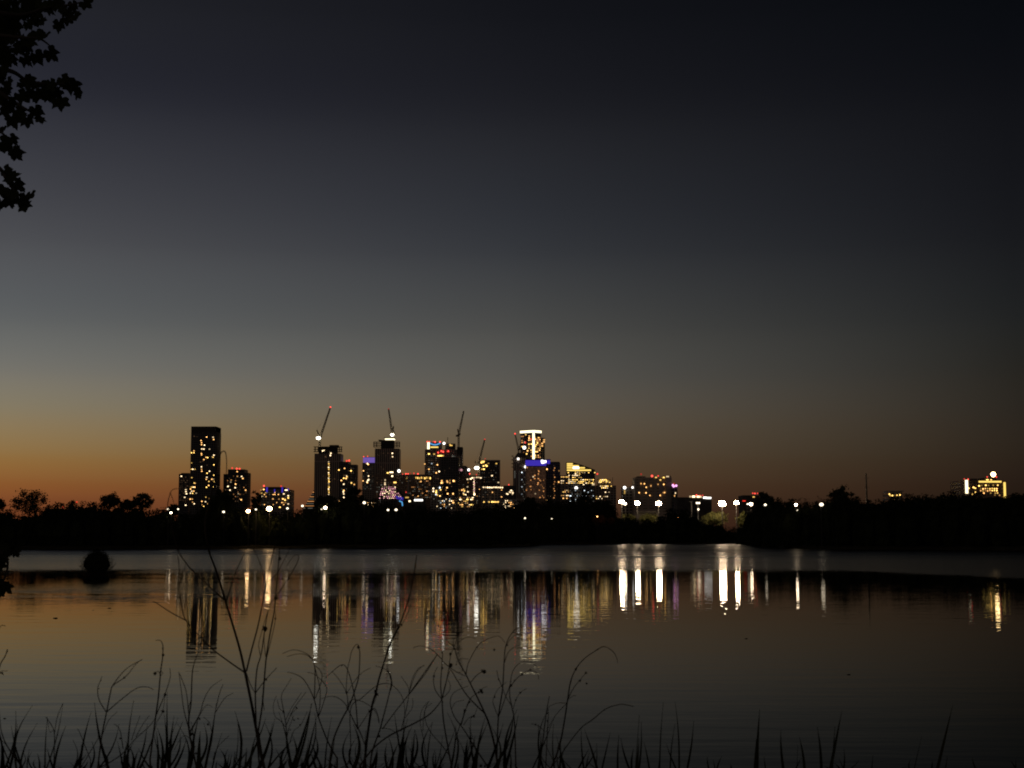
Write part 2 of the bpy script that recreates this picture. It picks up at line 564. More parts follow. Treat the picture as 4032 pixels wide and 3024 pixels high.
# --- mid block below with white rooftop light
b = Building('midrise_block', 'low midrise under the second crane tower with a white lit roof terrace', 'building', 1474, 1597, 1868, 2150, 36, 'tower_brown')
b.block('penthouse', 1516, 1580, 1862, 1868, 'dark_concrete', 2, 20)
b.win(*px('z2', 1078, 978), 21, 6, 'win_white')
b.win(*px('z2', 1032, 986), 10, 6, 'win_gold')
b.beacon(*px('z2', 1172, 962), 7, 'sign_white', -1, 'floodlight')
b.win(*px('z2', 1088, 1026), 9, 7, 'win_white')
b.win(*px('z2', 1122, 1105), 16, 7, 'win_gold')
for q in ((1000, 1075), (998, 1110), (998, 1130), (1280, 1120)):
    b.win(*px('z2', *q), 7, 7, 'win_white' if q[0] < 1100 else 'win_dim')
b.scatter(46, 1480, 1594, 1878, 1960, ['win_dim', 'win_dim', 'win_dimwhite'], 13, 5, 5)
b.finish()

# --- pink lit sloping building
D = 1950
b = Building('sloped_building', 'trapezoid building covered in pink and white lit windows with a blue edge', 'building', 1488, 1560, 1960, D, 30, 'tower_glass')
mb = MB()
mb.prism([(b.x(1488), D + .5), (b.x(1592), D + .5), (b.x(1592), D + 29), (b.x(1488), D + 29)], b.z(1964), b.z(1914),
         [(b.x(1500), D + .5), (b.x(1560), D + .5), (b.x(1560), D + 29), (b.x(1500), D + 29)])
part('roof', mb, 'dark_concrete', b.root)
rng = random.Random(21)
for j in range(8):
    yy = 1918 + j * 6.2
    f = j / 7
    xl, xr = 1502 - 11 * f, 1560 + 26 * max(0, f - .2) / .8
    n = int((xr - xl) / 7.6)
    for i in range(n):
        if rng.random() < (0.9 if j < 6 else 0.6):
            b.win(xl + (i + 0.5) * (xr - xl) / n + rng.uniform(-.6, .6), yy, 5.2, 3.6, rng.choice(['win_pink', 'win_pink', 'win_white']))
mb = MB()
mb.tube([P(1558, 1955, D - .6), P(1588, 1962, D - .6)], 0.7, 4)
mb.tube([P(1560, 1962, D - .6), P(1588, 1968, D - .6)], 0.6, 4)
part('light_strip', mb, 'crown_blue', b.root)
mb = MB()
mb.tube([P(1572, 1972, D - .6), P(1583, 1977, D - .6), P(1585, 1992, D - .6)], 0.8, 4)
part('light_strip', mb, 'sign_blue', b.root)
b.finish()

# --- gold rowed building
b = Building('hotel_block', 'wide brownish block with golden arcade windows and a row of red roof beacons', 'building', 1595, 1700, 1868, 2280, 36, 'tower_brown')
for i, xx in enumerate(range(1638, 1696, 7)):
    b.win(xx, 1881 + (i % 3), 5, 10, 'win_gold')
for q in ((1215, 1005), (1258, 998), (1285, 998), (1315, 990), (1358, 992), (1408, 998), (1312, 1040), (1355, 1036)):
    b.beacon(*px('z2', *q), 4)
for q in ((1430, 1095), (1445, 1092)):
    b.win(*px('z2', *q), 6, 7, 'win_warm')
b.block('side_wing', 1599, 1612, 1895, 1940, 'pale_concrete', -1.2, 4)
b.scatter(90, 1600, 1698, 1890, 1975, ['win_dim', 'win_dim', 'win_orange', 'win_dimwhite'], 14, 4, 5, 6, 8)
b.finish()

# --- bright low white sign store
b = Building('low_building', 'low dark building with a long white illuminated sign band', 'building', 1590, 1672, 1962, 1900, 30, 'dark_concrete')
b.block('sign', 1632, 1665.5, 1966, 1972.5, 'sign_white', -0.5, 0.3)
b.win(*px('z2', 1305, 1338), 11, 8, 'win_white')
b.win(*px('z2', 1272, 1292), 20, 7, 'win_gold')
b.win(*px('z2', 1410, 1275), 5, 5, 'win_warm')
b.beacon(*px('z2', 1260, 1226), 4)
b.finish()

# --- big dark cluster with the curved blue sign
b = Building('office_tower', 'massive dark tower with a blue curved roof sign and red beacons', 'tower', 1672, 1820, 1770, 2400, 42, 'tower_concrete')
b.block('crown', 1682, 1737, 1741, 1770, 'dark_concrete', 2, 24)
b.block('light_strip', 1681.5, 1691, 1741, 1768, 'band_white', 1.2, 1.9)
b.block('light_strip', 1694, 1725, 1758, 1763, 'band_gold', 1.2, 1.9)
mb = MB()
pts = [P(1600 + (150 + 0 + t * 135 + 138) / 3.16, 1550 + (615 + 22 * math.sin(math.pi * t)) / 3.16, 2400) for t in [i / 12 for i in range(13)]]
mb.tube(pts, 1.1, 5)
part('curved_sign', mb, 'sign_blue', b.root)
for q in ((1525, 598), (1552, 598), (1600, 597), (1622, 600), (1682, 600)):
    b.beacon(*px('z2', *q), 4, d=0)
b.beacon(*px('z2', 1733, 618), 6, 'sign_white', 0, 'floodlight')
b.block('penthouse', 1752, 1791, 1746, 1770, 'dark_concrete', 3, 24)
mb = MB()
mb.tube([P(1763, 1748, 2410), P(1763, 1722, 2410)], 0.6, 5)
part('antenna', mb, 'crane_steel', b.root)
mb = MB()
mb.tri(P(1766, 1758, 2402), P(1789, 1758, 2402), P(1774, 1746, 2402))
b.win(1776, 1754, 16, 5, 'win_gold', -2.5)
b.win(1772, 1750, 8, 4, 'win_gold', -2.5)
b.block('side_wing', 1799, 1821, 1760, 1790, 'dark_concrete', -1, 30)
for q in ((1660, 733), (1700, 715), (1722, 722), (1770, 718), (1785, 716)):
    b.beacon(*px('z2', *q), 4.5, d=-1)
for q in ((1545, 750), (1610, 752), (1660, 773), (1680, 772), (1700, 772), (1720, 772), (1840, 778), (1865, 780)):
    b.win(*px('z2', *q), 10, 6, 'win_gold' if q[0] < 1800 else 'win_dimwhite')
for q in ((1493, 875), (1580, 870), (1650, 885), (1808, 885), (1545, 940), (1672, 968), (1636, 985), (1725, 840)):
    b.win(*px('z2', *q), 7, 6, rng.choice(['win_cool', 'win_white', 'win_warm']))
b.scatter(50, 1676, 1735, 1790, 1890, ['win_dim', 'win_dimwhite'], 15, 4, 5)
b.finish()

b = Building('black_tower', 'plain black tower standing in front of the massive dark tower', 'tower', 1734, 1807, 1800, 2150, 30, 'tower_glass')
for q in ((1705, 1085), (1712, 1108), (1700, 1110), (1770, 1088), (1805, 1080), (1805, 1110), (1775, 1100), (1860, 1088), (1850, 1085)):
    b.win(*px('z2', *q), 8, 8, 'win_warm')
for q in ((1770, 1170), (1758, 1200), (1778, 1245), (1845, 1245)):
    b.win(*px('z2', *q), 7, 7, 'win_warm')
b.scatter(16, 1738, 1805, 1830, 1960, ['win_dim'], 16, 4, 4)
b.finish()

b = Building('apartment_block', 'midrise of scattered cool white windows below the massive dark tower', 'building', 1693, 1740, 1910, 2050, 28, 'tower_concrete')
for q in ((1600, 1215), (1637, 1210), (1635, 1230), (1650, 1260), (1682, 1275), (1683, 1285), (1685, 1305), (1665, 1310), (1680, 1340), (1632, 1255), (1660, 1335), (1680, 1170), (1600, 1180), (1690, 1195)):
    b.win(*px('z2', *q), 7, 7, rng.choice(['win_cool', 'win_white', 'win_gold']))
b.scatter(20, 1695, 1738, 1915, 1980, ['win_dimwhite'], 17, 4, 5)
b.finish()

# --- block with dome and vertical white string
b = Building('domed_block', 'block with a dark domed roof and a vertical chain of white lights', 'building', 1816, 1893, 1872, 2200, 32, 'tower_brown')
mb = MB()
mb.blob(P(1829, 1862, 2215), 7.5, 7.5, 11, 10, 8)
part('dome', mb, 'dark_concrete', b.root, True)
b.beacon(*px('z2', 1948, 950), 6, 'win_pink', -1, 'floodlight')
b.beacon(*px('z2', 2040, 948), 6, 'sign_white', -1, 'floodlight')
b.beacon(*px('z2', 2052, 997), 3.5)
b.beacon(*px('z2', 2137, 1008), 3.5)
for k in range(12):
    b.win(1866 + (k % 2) * 1.2, 1887 + k * 5, 6, 4, 'win_pink' if k % 3 == 0 else 'win_white')
for q in ((2025, 1065), (2065, 1060), (2085, 1048), (2110, 1045), (2140, 1042), (2165, 1042), (2190, 1048), (2112, 1250), (2110, 1258)):
    b.win(*px('z2', *q), 9, 6, 'win_white')
for q in ((1955, 1200), (1985, 1190), (1985, 1210), (2025, 1160), (1980, 1255), (2000, 1262), (2025, 1283), (1975, 1240), (2030, 1220), (2030, 1330), (2110, 1355), (1890, 1390), (1895, 1410), (2110, 1400)):
    b.win(*px('z2', *q), 8, 7, rng.choice(['win_gold', 'win_warm', 'win_white']))
b.scatter(40, 1820, 1892, 1895, 1985, ['win_dim', 'win_warm', 'win_dimwhite'], 18, 4, 5)
b.finish()

# --- framed tower under fourth crane
b = Building('framed_tower', 'square dark tower with pale edge frame and lit upper left floors under a crane', 'tower', 1891, 1968, 1816, 2350, 34, 'tower_glass')
b.block('frame', 1890, 1969.5, 1811, 1814.5, 'pale_concrete', -0.6, 20)
b.block('frame', 1966.5, 1969.5, 1814.6, 1915, 'pale_concrete', -0.6, 3)
b.block('frame', 1890, 1892.5, 1814.6, 1915, 'pale_concrete', -0.6, 3)
for q in ((930, 840), (950, 840), (965, 842), (935, 858), (960, 855), (1020, 868), (990, 890), (1000, 900), (960, 900), (940, 940), (965, 940), (1065, 1020), (1145, 1105), (1120, 870)):
    b.win(*px('z3', *q), 9, 6, 'win_gold' if q[1] < 950 else 'win_white')
b.scatter(30, 1894, 1964, 1830, 1905, ['win_dim', 'win_dimwhite'], 19, 4, 4)
b.beacon(*px('z3', 980, 810), 3)
b.finish()

b = Building('lit_midrise', 'wide midrise with a bright row of white top windows under the framed tower', 'building', 1895, 1985, 1914, 2000, 30, 'tower_concrete')
for xx in range(960, 1205, 26):
    b.win(*px('z3', xx, 1165 + (xx % 5)), 8, 6, 'win_white')
for xx in (965, 1030, 1065, 1090, 1115, 1140):
    b.win(*px('z3', xx, 1347), 8, 6, 'win_gold')
b.scatter(30, 1898, 1982, 1925, 1985, ['win_dim', 'win_dimwhite', 'win_warm'], 20, 5, 5)
b.finish()

b = Building('dark_midrise', 'low dark flat block with one cluster of white windows beside the gold topped tower', 'building', 1984, 2030, 1912, 2060, 30, 'tower_glass')
for q in ((1250, 1245), (1262, 1250), (1290, 1210), (1305, 1205), (1320, 1215), (1300, 1230), (1325, 1235), (1320, 1250), (1325, 1330), (1365, 1345), (1285, 1225)):
    b.win(*px('z3', *q), 8, 6, 'win_white')
b.beacon(*px('z3', 1275, 1133), 3)
b.finish()

# --- low blocks packed at the foot of the central towers
for lab, x0, x1, yt, D, seed, mats in (
    ('low block of speckled white windows at the foot of the plain black tower', 1716, 1794, 1958, 1620, 71, ['win_white', 'win_cool', 'win_dimwhite', 'win_warm']),
    ('low warm-windowed block in front of the domed block', 1800, 1872, 1952, 1640, 72, ['win_warm', 'win_gold', 'win_white', 'win_dim']),
    ('low block with scattered lights before the dark flat midrise', 1978, 2046, 1964, 1600, 73, ['win_white', 'win_warm', 'win_dimwhite']),
    ('low dim block under the twin-beacon tower beside the dark broad tree', 1436, 1492, 1972, 1560, 74, ['win_dimwhite', 'win_warm', 'win_white']),
):
    b = Building('low_block', lab, 'building', x0, x1, yt, D, 22, 'tower_concrete')
    b.block('penthouse', x0 + 12, x0 + 34, yt - 3.5, yt, 'dark_concrete', 3, 15)
    b.scatter(28, x0 + 2, x1 - 2, yt + 4, 2004, mats, seed, 5.5, 4.6, 7, 7)
    b.finish()

# --- scaffolded tower left of the T-lit tower
b = Building('scaffolded_tower', 'unfinished rounded scaffolded tower at the side of the gold topped tower', 'tower', 2020, 2072, 1800, 2250, 30, 'tower_ribbed')
mb = MB()
mb.prism([(b.x(2026), b.D + 1), (b.x(2072), b.D + 1), (b.x(2072), b.D + 28), (b.x(2026), b.D + 28)], b.z(1800), b.z(1782),
         [(b.x(2038), b.D + 4), (b.x(2068), b.D + 4), (b.x(2068), b.D + 24), (b.x(2038), b.D + 24)])
part('core', mb, 'dark_concrete', b.root)
for yy in (1794, 1809, 1824, 1837):
    b.block('scaffold', 2014, 2022, yy, yy + 2, 'crane_steel', 1, 12)
b.beacon(*px('z3', 1392, 812), 5, 'sign_white', -1, 'floodlight')
b.win(2027, 1868, 8, 40, 'win_dimwhite')
b.win(2044, 1898, 2.2, 120, 'win_dimwhite')
for k in range(12):
    b.win(2055 + (k % 3) * 5, 1860 + k * 9.5, 5, 5, 'win_dimwhite' if k % 3 else 'win_cool')
b.beacon(2069, 1838, 6, 'sign_white', -1, 'floodlight')
b.finish()

# --- T-lit tower: corner turned to the lake
D = 2500
xc = P(2101, 1780, D).x
wl, wr = (2101 - 2050) * D / F, (2131 - 2101) * D / F
ang = R(28)
foot = rot_foot(xc, D, wr / math.cos(ang), wl / math.sin(ang) * 0.42, ang)
foot = [(xc, D), (xc + wr, D + 14), (xc + wr - 22, D + 34), (xc - wl, D + 18)]
b = Building('gold_topped_tower', 'tall tower outlined by a glowing roof band and a vertical light line', 'tower', 2050, 2131, 1703, D, 30, 'tower_glass', foot=foot)


def grow(fp, k):
    mx = sum(p[0] for p in fp) / len(fp)
    my = sum(p[1] for p in fp) / len(fp)
    return [(mx + (x - mx) * k, my + (y - my) * k) for x, y in fp]


part('roof_light', MB().prism(grow(foot, 1.06), b.z(1702.9), b.z(1693.5)), 'band_white', b.root)
part('roof', MB().prism(grow(foot, 1.02), b.z(1693.4), b.z(1691)), 'dark_concrete', b.root)
mb = MB().box(xc - 1.9, xc + 1.9, D - 1.2, D - 0.3, b.z(1812), b.z(1704))
part('light_line', mb, 'band_white', b.root)
part('side_wing', MB().box(b.x(2126), b.x(2146), D + 12, D + 34, 0, b.z(1722)), 'tower_glass', b.root)


def face_win(b, a, c, f, py, w, h, mat):
    """Window on the wall running from footprint corner a to c, fraction f along it."""
    a, c = Vector(a), Vector(c)
    p = a.lerp(c, f)
    d = (c - a).normalized()
    nrm = Vector((d.y, -d.x))
    if nrm.y > 0:
        nrm = -nrm
    p = p + nrm * 0.2
    if b.nwin >= 96:
        return
    b.nwin += 1
    link('window', shared_box(w * .75, 0.4, h * .8, mat), b.root, Vector((p.x, p.y, b.z(py))) - Vector(b.root.location), math.atan2(d.y, d.x))


rng = random.Random(31)
for q, mt in (((1488, 505), 'win_gold'), ((1498, 745), 'win_gold'), ((1510, 707), 'win_warm'), ((1470, 600), 'win_white')):
    xx, yy = px('z3', *q)
    face_win(b, foot[0], foot[3], (2101 - xx) / 51.0, yy, 3.2, 2.6, mt)
for yy in range(1716, 1800, 8):
    for f in (0.18, 0.36, 0.78, 0.9):
        if rng.random() < (0.85 if yy < 1760 else 0.4):
            face_win(b, foot[0], foot[3], f + rng.uniform(-.04, .04), yy, 3.4, 2.2, rng.choice(['win_warm', 'win_orange', 'win_gold', 'win_dim']))
for yy in range(1722, 1806, 7):
    for f in (0.3, 0.55, 0.85):
        if rng.random() < (0.85 if yy < 1775 else 0.5):
            face_win(b, foot[0], foot[1], f + rng.uniform(-.1, .1), yy, 3.6, 2.1, rng.choice(['win_warm', 'win_gold', 'win_orange']))
for q in ((1715, 575), (1712, 600), (1690, 620), (1690, 650)):
    xx, yy = px('z3', *q)
    p = P(xx, yy, D + 11.6)
    link('window', shared_box(3, 0.4, 2.4, 'win_warm'), b.root, p - Vector(b.root.location))
for q in ((1552, 565), (1478, 608)):
    b.beacon(*px('z3', *q), 5.5, d=-2)
b.beacon(*px('z3', 1468, 672), 8, 'sign_white', -2, 'floodlight')
b.finish()

# --- brown block with the purple band
D = 2050
b = Building('hotel_tower', 'broad brown tower with a violet lit roof band and a white sign', 'tower', 2071, 2150, 1834, D, 34, 'tower_brown')
b.block('roof_band', 2069.5, 2151, 1812, 1832, 'crown_blue', -0.6, 20)
b.block('roof', 2069, 2168, 1808, 1811.8, 'dark_concrete', 0, 22)
b.block('roof_band', 2153, 2166, 1811.9, 1826, 'crown_blue', -0.4, 6)
for q, w_ in (((1690, 840), 9), ((1712, 850), 9), ((1730, 845), 7), ((1695, 856), 8)):
    xx, yy = px('z3', *q)
    b.block('sign', xx - w_ / 2, xx + w_ / 2, yy - 4.5, yy + 4.5, 'sign_white', -0.95 - w_ / 90.0, -0.62)
b.win(*px('z3', 1578, 1035), 8, 7, 'win_white')
b.win(*px('z3', 1605, 1245), 8, 7, 'win_white')
for q in ((1660, 1075), (1670, 1085), (1655, 1200), (1640, 1110), (1650, 970), (1635, 1130), (1495, 1200), (1500, 1180)):
    b.win(*px('z3', *q), 7, 6, 'win_orange')
b.scatter(330, 2073, 2149, 1838, 1968, ['win_facade_glow'] * 9 + ['win_orange'], 22, 4.6, 5.6, 5, 6.2)
b.finish()
b = Building('dark_tower', 'dark tower with a warm stair window column joined behind the violet banded tower', 'tower', 2150.5, 2206, 1822, 2080, 34, 'tower_glass')
b.block('penthouse', 2166, 2204, 1818, 1822, 'dark_concrete', 1, 20)
for k in range(15):
    b.win(2181 + (k % 2) * 3, 1834 + k * 9, 5, 6, 'win_orange' if k % 3 else 'win_dim')
for q in ((1895, 1100), (1750, 940), (1900, 960), (1748, 1330)):
    b.win(*px('z3', *q), 7, 7, 'win_warm')
b.scatter(12, 2154, 2204, 1840, 1970, ['win_dim'], 24, 3, 4)
b.finish()

# --- sail-shaped gold tower
D = 2100
b = Building('curved_office_tower', 'gold lit office tower with a curved sail roof and stacked bright floors', 'office', 2232, 2343, 1850, D, 34, 'tower_glass')


def sail(pxx):
    t = (pxx - 2231) / 112.0
    return 1820 + (0 if t < 0.18 else 30 * ((t - 0.18) / 0.82) ** 1.25)


xs = [2231 + 112 * i / 14 for i in range(15)]
mb = MB()
n0 = 0
front = [(b.x(x_), b.z(sail(x_))) for x_ in xs]
low = b.z(1850.5)
for dd in (0.6, 30):
    for (X, Z) in front:
        mb.v.append((X, D + dd, max(Z, low + 0.3)))
    for (X, Z) in front:
        mb.v.append((X, D + dd, low))
k = 15
for i in range(14):
    mb.f.append((i, i + 1, k + i + 1, k + i))
    mb.f.append((2 * k + i, 3 * k + i, 3 * k + i + 1, 2 * k + i + 1))
    mb.f.append((i, 2 * k + i, 2 * k + i + 1, i + 1))
mb.f.append((0, k, 3 * k, 2 * k))
mb.f.append((k - 1, 3 * k - 1, 4 * k - 1, 2 * k - 1))
part('roof', mb, 'dark_concrete', b.root)
for yy, hh in ((1823.5, 6), (1831.5, 5.5), (1839.5, 5.5), (1848.5, 6)):
    xr = 2342
    for x_ in xs:
        if sail(x_) < yy - 2.5:
            xr = x_
    b.block('lit_band', 2232, xr, yy, yy + hh, 'band_gold', -0.1, 0.9)
b.block('sign', 2256, 2280, 1837.8, 1846, 'sign_white', -0.5, -0.12)
rng = random.Random(41)
for (yy, x0, x1, pr, mt) in ((1861, 2234, 2250, .9, 'win_gold'), (1859, 2262, 2288, 1, 'win_gold'), (1861, 2290, 2340, .9, 'win_gold'), (1866, 2262, 2285, .8, 'win_gold'),
                             (1872, 2236, 2290, .5, 'win_white'), (1880, 2236, 2290, .6, 'win_gold'), (1889, 2236, 2342, .9, 'win_gold'), (1896, 2236, 2342, .85, 'win_gold'),
                             (1902, 2240, 2342, .9, 'win_gold'), (1908, 2238, 2300, .4, 'win_white')):
    for x_ in range(x0, x1, 8):
        if rng.random() < pr:
            b.win(x_ + 4, yy, 6.8, 3.6, rng.choice([mt, mt, 'win_white']))
b.block('lit_band', 2235, 2240.5, 1883, 1905, 'band_white', -0.3, 0.2)
b.win(2336, 1907, 14, 10, 'win_white')
b.beacon(2269, 1922, 7.5, 'sign_white', -3, 'floodlight')
b.beacon(2352, 1866, 5, d=3)
b.finish()
b = Building('office_wing', 'lower lit office wing standing before the gold sail tower', 'office', 2206, 2240, 1872, 2060, 26, 'tower_concrete')
for yy, pr in ((1878, .9), (1893, .8), (1902, .7), (1931, .5), (1937, .6), (1951, .9), (1962, .5)):
    for x_ in range(2208, 2238, 7):
        if rng.random() < pr:
            b.win(x_ + 3, yy, 6, 4, rng.choice(['win_gold', 'win_white', 'win_warm']))
b.finish()
b = Building('office_podium', 'low dark office podium with scattered cool windows under the gold sail tower', 'office', 2240.5, 2345, 1925, 2040, 26, 'tower_glass')
b.scatter(60, 2242, 2342, 1928, 1978, ['win_dimwhite', 'win_cool', 'win_dim', 'win_dimwhite'], 43, 5, 4, 7, 7)
b.finish()
b = Building('stepped_office', 'stepped pale topped office next to the gold sail tower', 'office', 2345.5, 2426, 1912, 2120, 30, 'tower_concrete')
b.block('upper_storey', 2354, 2404, 1886, 1912, 'tower_concrete', 2, 24)
for (yy, x0, x1, pr) in ((1889, 2362, 2390, 1), (1894, 2358, 2398, .9), (1899, 2356, 2400, .8), (1914, 2362, 2406, .8), (1921, 2360, 2400, .9), (1938, 2346, 2400, .3), (1946, 2346, 2400, .4), (1955, 2346, 2395, .5), (1963, 2346, 2370, .5)):
    for x_ in range(x0, x1, 7):
        if rng.random() < pr:
            b.win(x_ + 3, yy, 6, 4, rng.choice(['win_gold', 'win_white', 'win_gold']))
mb = MB()
mb.tube([P(2412, 1912, 2130), P(2412, 1880, 2130)], 0.35, 4)
part('antenna', mb, 'crane_steel', b.root)
b.finish()

# --- pillared hotel
D = 1700
b = Building('pillared_hotel', 'long beige hotel with vertical pillars and red beacons above the street lamps', 'hotel', 2499, 2645, 1880, D, 34, 'tower_hotel')
b.block('penthouse', 2509, 2542, 1875.5, 1880, 'dark_concrete', 2, 20)
b.block('penthouse', 2617, 2642, 1873, 1880, 'dark_concrete', 2, 20)
for xx in (2500, 2513, 2527, 2541, 2554, 2567, 2581, 2594, 2608, 2621):
    b.block('pillar', xx, xx + 4, 1884, 2000, 'pale_concrete', -1.2, 0.1)
b.block('pillar', 2622.5, 2644, 1880.2, 2000, 'pale_concrete', -0.8, 0.1)
for q, r_ in (((458, 432), 5), ((617, 458), 6), ((706, 457), 4)):
    b.beacon(*px('z5', *q), r_)
b.win(*px('z5', 842, 466), 17, 7, 'win_white', 0.9)
for q in ((675, 478), (787, 478), (738, 515)):
    b.win(*px('z5', *q), 9, 5, 'win_gold', 1.3)
for q in ((458, 568), (507, 570), (602, 600), (533, 622), (787, 580), (780, 700), (800, 698), (530, 702), (735, 740), (585, 740), (430, 700), (705, 580)):
    b.win(*px('z5', *q), 6, 6, 'win_warm', 1.3)
b.finish()
b = Building('hotel_annex', 'dark annex with pink rooftop lights joined to the pillared hotel', 'hotel', 2645.5, 2668, 1912, 1690, 26, 'tower_glass')
for q in ((920, 592), (932, 608), (968, 598)):
    b.beacon(*px('z5', *q), 5.5, 'sign_pink', -1, 'floodlight')
b.beacon(*px('z5', 935, 572), 5)
b.win(*px('z5', 957, 706), 6, 7, 'win_white')
b.win(*px('z5', 945, 745), 5, 8, 'win_warm')
b.finish()
b = Building('low_hotel_wing', 'low dark wing with two bright lights beside the pillared hotel', 'hotel', 2452, 2499, 1917, 1720, 26, 'tower_concrete')
b.win(*px('z5', 220, 690), 7, 20, 'win_gold')
b.beacon(*px('z5', 220, 627), 7, 'sign_white', -1, 'floodlight')
b.win(*px('z5', 343, 624), 16, 11, 'sign_white')
b.finish()

# --- long low building with roof sign
D = 1500
b = Building('long_low_building', 'long low dark building with a white lit roof edge and red beacons', 'building', 2666, 2802, 1958, D, 34, 'dark_concrete')
for q, w_ in (((1175, 756), 9), ((1222, 756), 11), ((1285, 758), 10), ((1320, 760), 8), ((1385, 772), 14), ((1420, 776), 12), ((1452, 776), 12)):
    xx, yy = px('z5', *q)
    b.block('sign', xx - w_ / 2, xx + w_ / 2, yy - 3, yy + 3.5, 'sign_white' if w_ > 11 else 'win_white', -0.5, 0.2, 1958)
for q in ((1262, 738), (1290, 742), (1315, 745), (1352, 740)):
    b.beacon(*px('z5', *q), 4.5)
b.finish()
b = Building('low_building', 'low dark building with three red roof beacons beside the tall dark tree', 'building', 2925, 2990, 1950, 1200, 24, 'dark_concrete')
for q in ((2080, 708), (2110, 712), (2148, 710)):
    b.beacon(*px('z5', *q), 4)
b.win(*px('z5', 2093, 762), 12, 5, 'win_gold')
b.win(*px('z5', 1953, 820), 18, 5, 'sign_red')
b.finish()

# --- hill hotel at the far end
D = 1250
b = Building('hill_hotel', 'wide gold lit hotel on the wooded hill with a white globe sign', 'hotel', 3785, 3958, 1892, D, 30, 'tower_brown', base=8)
b.block('penthouse', 3825, 3850, 1884, 1892, 'dark_concrete', 2, 20)
b.block('penthouse', 3878, 3925, 1881, 1892, 'dark_concrete', 2, 20)
b.block('light_strip', 3798.5, 3809, 1890, 1943, 'band_white', -0.6, 0.1)
b.block('light_strip', 3949, 3957, 1899, 1962, 'band_gold', -0.6, 0.1)
b.block('light_strip', 3852, 3941, 1893.5, 1900, 'band_gold', -0.5, 0.1)
b.win(3888, 1889, 12, 5, 'win_gold')
b.win(3903, 1889, 8, 4, 'win_gold')
mb = MB()
mb.tube([P(3911, 1886, D + 6), P(3911, 1878, D + 6)], 0.5, 5)
part('mast', mb, 'crane_steel', b.root)
b.beacon(3911, 1868, 11.5, 'lamp_globe', 4, 'globe_sign')
for q in ((3887, 1878), (3923, 1878)):
    b.beacon(*q, 4)
for q in ((3797, 1886), (3812, 1887)):
    b.beacon(*q, 4)
rng = random.Random(50)
for yy, x0, x1, pr in ((1911, 3853, 3940, .35), (1924, 3858, 3930, 1), (1932, 3858, 3930, .95), (1941, 3870, 3938, .5), (1950, 3860, 3940, .25)):
    for x_ in range(x0, x1, 9):
        if rng.random() < pr:
            b.win(x_ + 4, yy + rng.uniform(-1, 1), 6.5, 6, rng.choice(['win_gold', 'win_gold', 'win_warm']))
for q in ((1550, 520), (1610, 510), (1630, 520), (1628, 565), (1600, 592), (1525, 675), (1675, 492), (1755, 485)):
    b.win(*px('z7', *q), 8, 6, 'win_gold')
b.finish()
b = Building('small_block', 'small pale block with a few lit windows poking above the wooded hill', 'building', 3501, 3553, 1935, 1400, 24, 'tower_concrete', base=8)
b.block('roof', 3499, 3556, 1932, 1935, 'pale_concrete', -0.5, 20)
for q in ((620, 605), (645, 607), (682, 605), (700, 603), (685, 625), (680, 650), (640, 655), (610, 590), (735, 600)):
    b.win(*px('z7', *q), 6, 6, 'win_gold' if q[1] < 620 else 'win_warm')
b.finish()


# ------------------------------------------------------------------ cranes
def crane(label, D, base, pivot, tip, acnt, cj, beacon=True, light=None, w=2.2, faint=1.0):
    """Luffing tower crane; all points are photo pixels at depth D."""
    r = 0.36 * faint
    pb, pp, pt = P(*base, D), P(*pivot, D), P(*tip, D)
    root = thing('tower_crane', label, 'crane', pb, 'tower cranes over the skyline')
    n = max(3, int((pp.z - pb.z) / 3))
    mb = MB().lattice(pb, Vector((pb.x, D, pp.z)), w, w, n, r)
    part('mast', mb, 'crane_steel', root)
    c = Vector((pb.x, D, pp.z))
    mb = MB().box(c.x - 2.4, c.x + 2.4, D - 1.8, D + 1.8, c.z, c.z + 1.2)
    part('slewing_platform', mb, 'crane_steel', root)
    part('cab', MB().box(c.x + 1.4, c.x + 3.2, D - 2.6, D - 0.6, c.z + 1.22, c.z + 3.4), 'dark_concrete', root)
    mb = MB().lattice(pp + Vector((0, 0, 1.2)), pt, 2.3, 1.3, max(8, int((pt - pp).length / 3)), r)
    part('jib', mb, 'crane_steel', root)
    pa = P(*acnt, D)
    mb = MB().lattice(c + Vector((0, 0, 1.2)), pa, 1.4, 0.8, 6, r)
    part('counter_frame', mb, 'crane_steel', root)
    pc = P(*cj, D)
    mb = MB()
    mb.lattice(c + Vector((0, 0, .8)), pc, 1.6, 1.6, 4, r)
    s_ = 1 if pc.x > c.x else -1
    mb.box(pc.x - 1.4, pc.x + 1.4, D - 1.2, D + 1.2, pc.z - 1.6, pc.z + 1.0)
    part('counterweight', mb, 'crane_steel', root)
    part('pendant_line', MB().tube([pa, pp.lerp(pt, 0.86)], 0.07, 4), 'crane_steel', root)
    if beacon:
        link('beacon', shared_ball(3.2 * D / F, 'beacon_red'), root, pt - pb)
    if light:
        p = P(light[0], light[1], D - 3.2)
        ob = link('work_light', shared_ball(light[2] * D / F, 'work_white', 0.62), root, p - pb)


def zz(v, *pts):
    return [px(v, *p) for p in pts]


